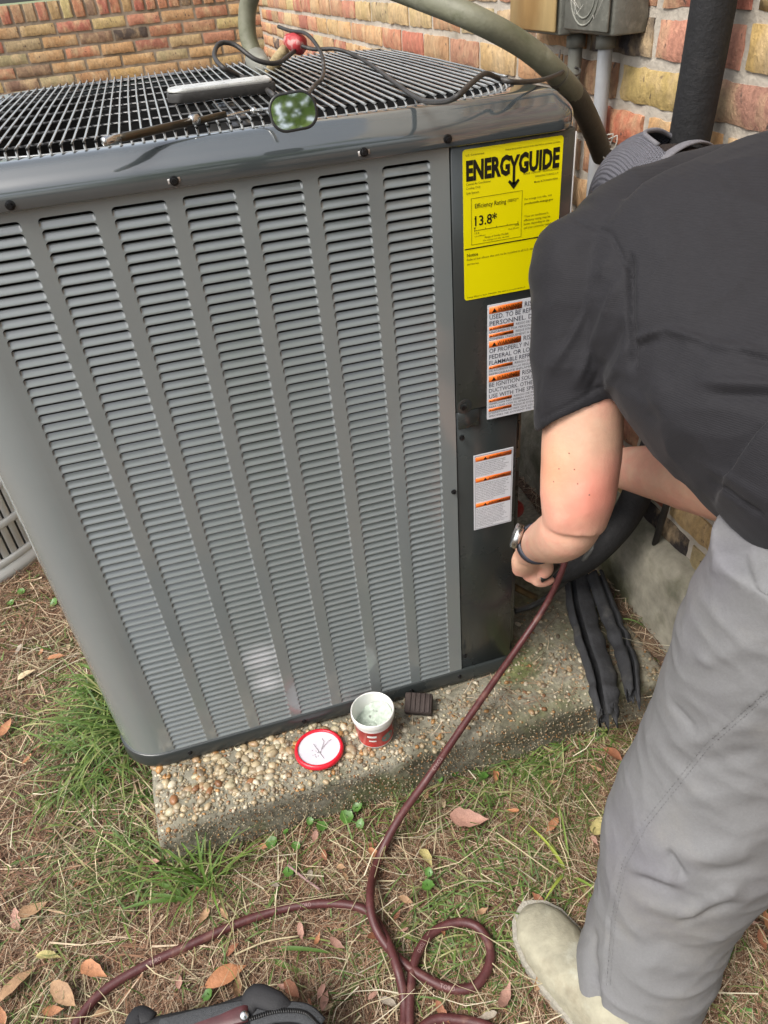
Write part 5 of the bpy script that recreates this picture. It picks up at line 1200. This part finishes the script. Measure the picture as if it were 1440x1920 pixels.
for (px_, py_, n, spr, L_, w_, up_) in [(215, 1330, 170, .03, .18, .0019, 2.0), (200, 1420, 170, .04, .16, .0018, 1.4), (160, 1480, 90, .05, .14, .0016, 1.0), (330, 1600, 60, .04, .10, .0015, 1.2), (480, 1570, 50, .04, .07, .0014, 1.0), (370, 1640, 60, .035, .15, .0016, 2.4), (300, 1620, 35, .03, .15, .0016, 2.2), (250, 1380, 90, .02, .18, .0019, 2.4), (560, 1590, 40, .03, .07, .0014, 1.2), (950, 1400, 120, .03, .10, .0016, 1.2), (1130, 1360, 90, .02, .11, .0016, 1.6), (235, 1290, 60, .02, .15, .002, 1.4), (250, 1480, 50, .03, .12, .0014, .7), (180, 1560, 60, .05, .12, .0014, .6), (90, 1520, 40, .04, .08, .0013, .6),
        (900, 1440, 150, .04, .10, .0014, .7), (180, 1650, 60, .07, .11, .0014, 1.2), (500, 1700, 40, .06, .09, .0013, 1.0), (750, 1480, 50, .03, .08, .0014, 1.6), (680, 1540, 40, .03, .08, .0014, 1.6), (1010, 1680, 70, .05, .10, .0015, 1.2), (1000, 1420, 260, .045, .11, .0016, .8), (1080, 1390, 160, .035, .11, .0016, .9), (1150, 1400, 60, .03, .09, .0015, .8), (1000, 1520, 60, .05, .09, .0013, .6), (860, 1530, 50, .05, .08, .0013, .5), (1060, 1500, 60, .05, .08, .0014, .6),
        (850, 1790, 160, .05, .10, .0016, .5), (930, 1850, 160, .05, .09, .0015, .5), (880, 1700, 50, .05, .08, .0013, .5), (960, 1640, 60, .06, .08, .0013, .5), (700, 1780, 40, .03, .10, .0016, .6), (1030, 1600, 60, .05, .08, .0013, .5), (720, 1860, 30, .04, .08, .0014, .5),
        (60, 1110, 120, .05, .06, .0015, .8), (20, 1150, 80, .05, .06, .0015, .8), (100, 1230, 40, .05, .07, .0013, .6), (50, 1370, 60, .05, .05, .0012, .7), (150, 1750, 30, .06, .08, .0013, .5), (1400, 1880, 90, .05, .09, .0015, .6), (1430, 1700, 40, .05, .07, .0013, .5), (1270, 1900, 40, .04, .08, .0015, .6), (430, 1640, 30, .03, .10, .0015, .9), (560, 1800, 25, .05, .10, .0015, .5), (960, 1910, 60, .05, .08, .0014, .5), (640, 1560, 30, .03, .06, .0014, .6)]:
    x_, y_ = gp(px_, py_); spec.append((x_, y_, None, n, spr, L_, w_, (0, 0), up_))
for (px_, py_) in ((1240, 1150), (1260, 1190), (1200, 1120), (1220, 1210), (1190, 1260)):
    q = onp(px_, py_, 2, G + .01); spec.append((q.x, q.y, None, 14, .02, .12, .0015, (-.6, .2), .8))
V_, F_, C_ = blades(spec); ob("grass", npmesh("grass", V_, F_, C_), M['blade'], kind="stuff")
# moss and low weeds: many tiny blades
A = scatter(5000, -1.9, -.66, .2, 1.6, lambda x, y: .2 + max(0, noise.noise(Vector((x * 5, y * 5, 8)))) * 2)
V_, F_, C_ = strips(0, A, (.0, .015), (.012, .035), (.0015, .003), GRN, [3, 3, 2, 3, 2, 3], .4, .7, 2)
A = scatter(6000, -1.1, .42, -.78, .3, lambda x, y: .05 + max(0, noise.noise(Vector((x * 4.5, y * 4.5, 18)))) ** 1.5 * 2)
V3, F3, C3 = strips(0, A, (.0, .015), (.02, .06), (.0007, .0014), GRN, [3, 3, 2, 3, 4, 2], .4, .5, 3)
ob("low_weeds", npmesh("low_weeds", np.concatenate([V_, V3]), np.concatenate([F_, F3 + len(V_)]), np.concatenate([C_, C3])), M['blade'], kind="stuff")
# countable tufts: each blade a part
def tuft(px_, py_, n, L0_, w0, up_, label, lean=(0, 0), zb=None, cols=GRN):
    q = onp(px_, py_, 2, G if zb is None else zb); L0v = Vector((q.x, q.y, gz(q.x, q.y) if zb is None else zb)); rt = root("grass_tuft", L0v, label, "grass tuft")
    for k in range(n):
        th = random.uniform(0, 2 * math.pi); d = Vector((math.cos(th) * .7 + lean[0], math.sin(th) * .7 + lean[1], 0)).normalized(); sdv = Vector((-d.y, d.x, 0)); p = Vector((random.gauss(0, .007), random.gauss(0, .007), -.006)); L_ = L0_ * random.uniform(.6, 1.15); el_ = math.atan2(up_ * random.uniform(.7, 1.5), 1); sg = 7; V_ = []; c = random.choice(cols); kk = random.uniform(.8, 1.2)
        w_ = w0 * random.uniform(.7, 1.15); mb = MB(); curl = random.uniform(.15, .32)
        for s in range(sg + 1):
            t = s / sg; ww = w_ * (1 - t ** 2.4) * (.5 + .5 * min(1, t * 4)) + .0002; V_ += [p + sdv * ww + Vector((0, 0, ww * .35)), p, p - sdv * ww + Vector((0, 0, ww * .35))]
            p = p + (d * math.cos(el_) + Vector((0, 0, math.sin(el_)))) * (L_ / sg); el_ -= curl
            if p.z < .004: p.z = .005
        F_ = []
        for s in range(sg): F_ += [(3 * s, 3 * s + 1, 3 * s + 4, 3 * s + 3), (3 * s + 1, 3 * s + 2, 3 * s + 5, 3 * s + 4)]
        mb.add(V_, F_, tuple(min(.6, a * kk) for a in c)); ob("blade", mb, M['blade'], rt)
    return rt
BR_ = [(.13, .23, .045), (.18, .28, .06), (.10, .18, .04)]
tuft(395, 1665, 14, .15, .0024, 3.0, "bright green grass tuft in front of the pad's near left corner", (-.1, .3), None, BR_)
tuft(372, 1690, 7, .16, .0042, .7, "broad bladed grass clump leaning left just above the hose", (-1.0, .2), None, BR_)
tuft(225, 1300, 20, .17, .0028, 1.8, "dense upright grass tuft against the unit's lower left corner", (0, 0), None, BR_)
tuft(300, 1600, 5, .20, .0034, 1.0, "sparse tuft whose long blades lean over the pad's corner", (.1, .5), None, [(.09, .16, .07), (.14, .22, .06)])
tuft(470, 1780, 5, .16, .0040, .4, "flattened grass tuft with wide blades near the black bag", (1, .1), None, BR_)
tuft(1065, 1640, 7, .12, .0024, 1.0, "yellow green grass sprig between the hose loop and the trouser leg", (0, .4), None, [(.35, .42, .08), (.2, .3, .06)])
tuft(1290, 1215, 12, .22, .0030, 1.0, "long arching grass tuft at the foot of the foundation ledge", (-.6, .7), None, [(.20, .24, .10), (.13, .19, .05)])
tuft(820, 1760, 8, .10, .0026, .8, "green grass tuft growing inside the hose loop", (.3, .1), None, BR_)
# broad-leaved weeds
def weed(px_, py_, spots, label, r0=.012, zb=None):
    q = onp(px_, py_, 2, (G if zb is None else zb)); L0v = Vector((q.x, q.y, q.z)); rt = root("broadleaf_weed", L0v, label, "weed")
    stm = MB()
    for (dx, dy, s) in spots:
        p = onp(px_ + dx, py_ + dy, 2, q.z + .02) - L0v; mb = MB(); n = 18; R_ = r0 * s * .95; tx, ty = random.uniform(-.5, .5), random.uniform(-.5, .5); a0 = random.uniform(0, 6.28); V_ = [p + Vector((0, 0, -.003 * s))]
        for k in range(n):
            a = 2 * math.pi * k / n; rad = R_ * (.62 + .30 * abs(math.sin(a / 2)) ** .6 + .05 * math.sin(a * 7) + random.uniform(-.03, .03) + (.22 if k == n // 2 else 0)); x_, y_ = rad * math.cos(a + a0), rad * math.sin(a + a0); V_.append(p + Vector((x_, y_, tx * x_ + ty * y_ + .0015)))
        mb.add(V_, [(0, 1 + k, 1 + (k + 1) % n) for k in range(n)]); ob("leaf", mb, M['leafgreen'], rt)
        stm.tube([Vector((0, 0, 0)), p * .5 + Vector((0, 0, .006)), p], .0008, 5, 3)
    ob("stem", stm, M['leafgreen'], rt); return rt
weed(640, 1535, [(-35, 15, 1.1), (10, -5, 1.3), (30, -22, 1.0), (35, 12, .8), (-60, 5, .7)], "round leaved weed low against the pad's front between pot and lid")
weed(850, 1445, [(0, 0, 1.2), (55, 10, 1.1), (-25, 15, .6)], "glossy round leaved weed against the pad right of the hose")
weed(540, 1590, [(0, 45, 1.1), (-30, -10, 1.1), (15, -5, .8), (-5, -30, .6)], "small round leaved weed in the straw below the pad")
weed(800, 1660, [(0, 0, 1.1), (5, -25, .7)], "single ivy like weed right of the rising hose")
weed(1410, 1870, [(0, 0, 1.2), (-40, 10, 1.2), (30, -15, 1.3), (-10, 40, 1.1), (-50, 45, 1.1), (20, 30, 1.0)], "clover patch at the lower right beside the trouser leg")
weed(390, 1865, [(0, 0, .9), (20, -45, .6)], "lone dark green seedling above the black bag")
weed(60, 1100, [(40, 30, 1.1), (-20, 10, 1.0), (10, -20, .9), (-40, 30, .9)], "leafy weed in front of the off-white round unit")
weed(660, 1440, [(-10, -20, .55), (14, -12, .5), (0, -40, .5), (-25, -5, .45)], "tiny sprouting weed on the pad's front edge below the lid", .012, PT - .03)
# fallen leaves
def leaf_mesh(seed, L_=.05, wd=.020):
    st = random.Random(seed); mb = MB(); V_ = []; n = 8; cu = st.uniform(-.5, .9); tw = st.uniform(-.3, .3)
    for s in range(n + 1):
        t = s / n; w_ = wd * (math.sin(math.pi * min(1, t ** .8 * .97 + .03)) ** (.7 if t < .5 else 1.25)) * (1 + .16 * st.uniform(-1, 1)); x_ = (t - .5) * L_; z_ = cu * L_ * 1.1 * (t - .5) ** 2 + .002 + st.uniform(0, .0015)
        V_ += [(x_, w_ * .5, z_ + w_ * .25 + tw * w_ * .5), (x_, w_ * .02 * st.uniform(-1, 1), z_), (x_, -w_ * .5, z_ + w_ * .22 - tw * w_ * .5)]
    F_ = []
    for s in range(n): F_ += [(3 * s, 3 * s + 1, 3 * s + 4, 3 * s + 3), (3 * s + 1, 3 * s + 2, 3 * s + 5, 3 * s + 4)]
    mb.add(V_, F_); mb.tube([(-L_ * .5, 0, .003), (-L_ * .62, .001, .004)], .0005, 4, 1); return mb.mesh("fallen_leaf", True, False)
LM = [leaf_mesh(i, .055, random.uniform(.018, .028)) for i in range(8)]
LC = {'tan': (.36, .22, .12), 'rust': (.25, .10, .05), 'pale': (.46, .36, .22), 'yellow': (.50, .43, .18), 'pink': (.36, .20, .15), 'orange': (.42, .19, .09), 'grey': (.27, .23, .18)}
def leaf(px_, py_, s, rot, col, label, grp=None, z=None, i=None):
    q = onp(px_, py_, 2, G + .016); me = LM[random.randrange(8) if i is None else i]; o = ob("fallen_leaf", me, M['leafdry']); 
    zq = max(gz(q.x, q.y) + .014, G + .012); o.location = (q.x, q.y, zq + (random.uniform(0, .006)))
    o.rotation_euler = (random.uniform(-.3, .3), random.uniform(-.25, .25), math.radians(rot)); o.scale = (s, s, s); c = LC[col]; k = random.uniform(.85, 1.1); o.color = (c[0] * k, c[1] * k, c[2] * k, 1); return tag(o, label, "leaf", grp)
big = [(425, 1830, 1.25, 15, 'orange', "orange brown curled leaf just above the black bag"), (178, 1820, 1.0, -40, 'orange', "copper leaf lying beside the hose at lower left"), (92, 1795, .8, -20, 'yellow', "pale yellow leaf on the straw at the lower left"), (880, 1540, 1.3, -20, 'pink', "large tan leaf below the pad right of the hose"), (1120, 1550, .8, 45, 'yellow', "cream pointed leaf just left of the trouser thigh"), (12, 1365, .8, 60, 'orange', "small orange leaf at the left edge below the round unit"), (30, 1720, .8, 100, 'pink', "pinkish leaf at the left frame edge above the straw"), (35, 1845, 1.2, 40, 'tan', "long folded tan leaf at the lower left corner"), (125, 1870, 1.1, -50, 'tan', "brown leaf below the copper leaf at lower left"), (550, 1860, .7, -60, 'rust', "rust leaf scrap between the bag and the hose"), (950, 1868, .8, 45, 'pink', "pink brown leaf between the hose loop and the boot"), (1150, 1420, .9, -70, 'rust', "rust coloured leaf pressed against the trouser leg above the knee"), (800, 1610, .8, -80, 'yellow', "mustard leaf standing on edge right of the rising hose"), (1355, 1760, .9, 20, 'yellow', "golden crumpled leaf right of the trouser calf"), (1440, 1750, 1.0, 80, 'orange', "bright orange leaf at the right frame edge"), (1400, 1652, 1.0, 10, 'pale', "pale curled leaf behind the trouser knee"), (65, 1710, .9, 20, 'tan', "light brown leaf right of the pinkish one"), (445, 1850, .7, 80, 'tan', "short brown leaf touching the orange brown one"), (225, 1240, .8, 0, 'pale', "beige leaf on bare soil left of the unit"), (108, 1235, .8, -10, 'orange', "orange leaf lying flat near the middle of the left edge"), (50, 1265, .8, 15, 'pale', "bleached leaf among straw left of the unit"), (1415, 1640, .8, -30, 'grey', "greyish leaf right of the pale curled one"), (990, 1330, .001, 0, 'tan', "x")][:-1]
for a in big: leaf(*a)
for k in range(90):
    while True:
        px_, py_ = random.uniform(0, 1440), random.uniform(1080, 1915); q = onp(px_, py_, 2, G)
        if not excluded(q.x, q.y, .01) and q.x < .38: break
    c = random.choices(['tan', 'rust', 'pale', 'pink', 'orange', 'grey'], [4, 4, 1.5, 3, 3, 1.5])[0]
    leaf(px_, py_, random.uniform(.3, .65), random.uniform(0, 360), c, "small dry brown leaf scrap among the pine straw", "small dry leaf scraps scattered over the ground")
# twigs
for i, (pts, r_, lb) in enumerate((([(540, 1622), (575, 1650), (600, 1668)], .0022, "broken pale twig below the round leaved weed"), ([(1170, 1590), (1090, 1480)], .0012, "thin straw coloured stem crossing the grass left of the trousers"), ([(930, 1560), (1040, 1640)], .0012, "long bleached stem lying in front of the trouser shin"), ([(250, 1440), (300, 1500), (340, 1560)], .0012, "dry stalk leaning on the pad's left end"), ([(440, 1790), (500, 1765), (560, 1755)], .0014, "dry stalk between the hose and the bag"))):
    tag(ob("twig", MB().tube([onp(a, b, 2, G + .022) for a, b in pts], r_, 6, 4), M['print'] if i == 0 else mat("dry_stalk%d" % i, (.42, .36, .22), .8)), lb, "twig")
# hose print (after the hose path exists)
for s_, i0, i1, rv in (("TORO", 37 * 8 + 4, 37 * 8 + 6, 1), ("TORO", 40 * 8 + 5, 40 * 8 + 7, 1), ("TORO", 13 * 8 - 2, 13 * 8 + 2, 0), ("TORO", 19 * 8 + 4, 19 * 8 + 7, 0), ("TORO", 5 * 8 + 3, 5 * 8 + 6, 0)): hose_text(s_, i0, i1, rv)

# ------------------------------------------------------------------ tree behind the garden wall
def tree(name, x, y, h, rad, n, label):
    L0v = Vector((x, y, G)); rt = root(name, L0v, label, "tree"); tk = MB(); tk.tube([(0, 0, 0), (.05, .03, h * .35), (-.03, .05, h * .7)], [.16, .12, .06], 10, 4)
    for k in range(7): a = k * .9; tk.tube([(0, 0, h * (.3 + .06 * k)), (math.cos(a) * rad * .5, math.sin(a) * rad * .5, h * (.45 + .06 * k))], [.05, .015], 7, 1)
    ob("trunk", tk, M['bark'], rt); cl_ = [Vector((random.gauss(0, rad * .5), random.gauss(0, rad * .45), h * .62 + random.gauss(0, h * .17))) for _ in range(34)]
    V_ = []; C_ = []; F_ = []
    for k in range(n):
        c = random.choice(cl_); p = c + Vector((random.gauss(0, .3), random.gauss(0, .3), random.gauss(0, .24))); s = random.uniform(.035, .07); R_ = Matrix.Rotation(random.uniform(0, 6.28), 3, 'Z') @ Matrix.Rotation(random.uniform(-1.2, 1.2), 3, 'X')
        V_ += [p + R_ @ Vector(q) for q in ((-s, 0, 0), (0, s * .5, .006), (s, 0, 0), (0, -s * .5, .006))]; g = random.choice([(.14, .21, .05), (.19, .27, .07), (.10, .16, .04), (.24, .32, .10)]); C_ += [g] * 4; F_.append((4 * k, 4 * k + 1, 4 * k + 2, 4 * k + 3))
    ob("crown", npmesh("crown", [tuple(v) for v in V_], F_, C_), M['leafy'], rt)
tree("leafy_tree", -3.4, 9.5, 3.4, 1.1, 5000, "green tree showing above the far garden wall at upper left")
tree("leafy_tree", .2, -5.0, 5.0, 1.5, 13000, "broad green tree standing on the lawn behind the viewer, on open lawn")
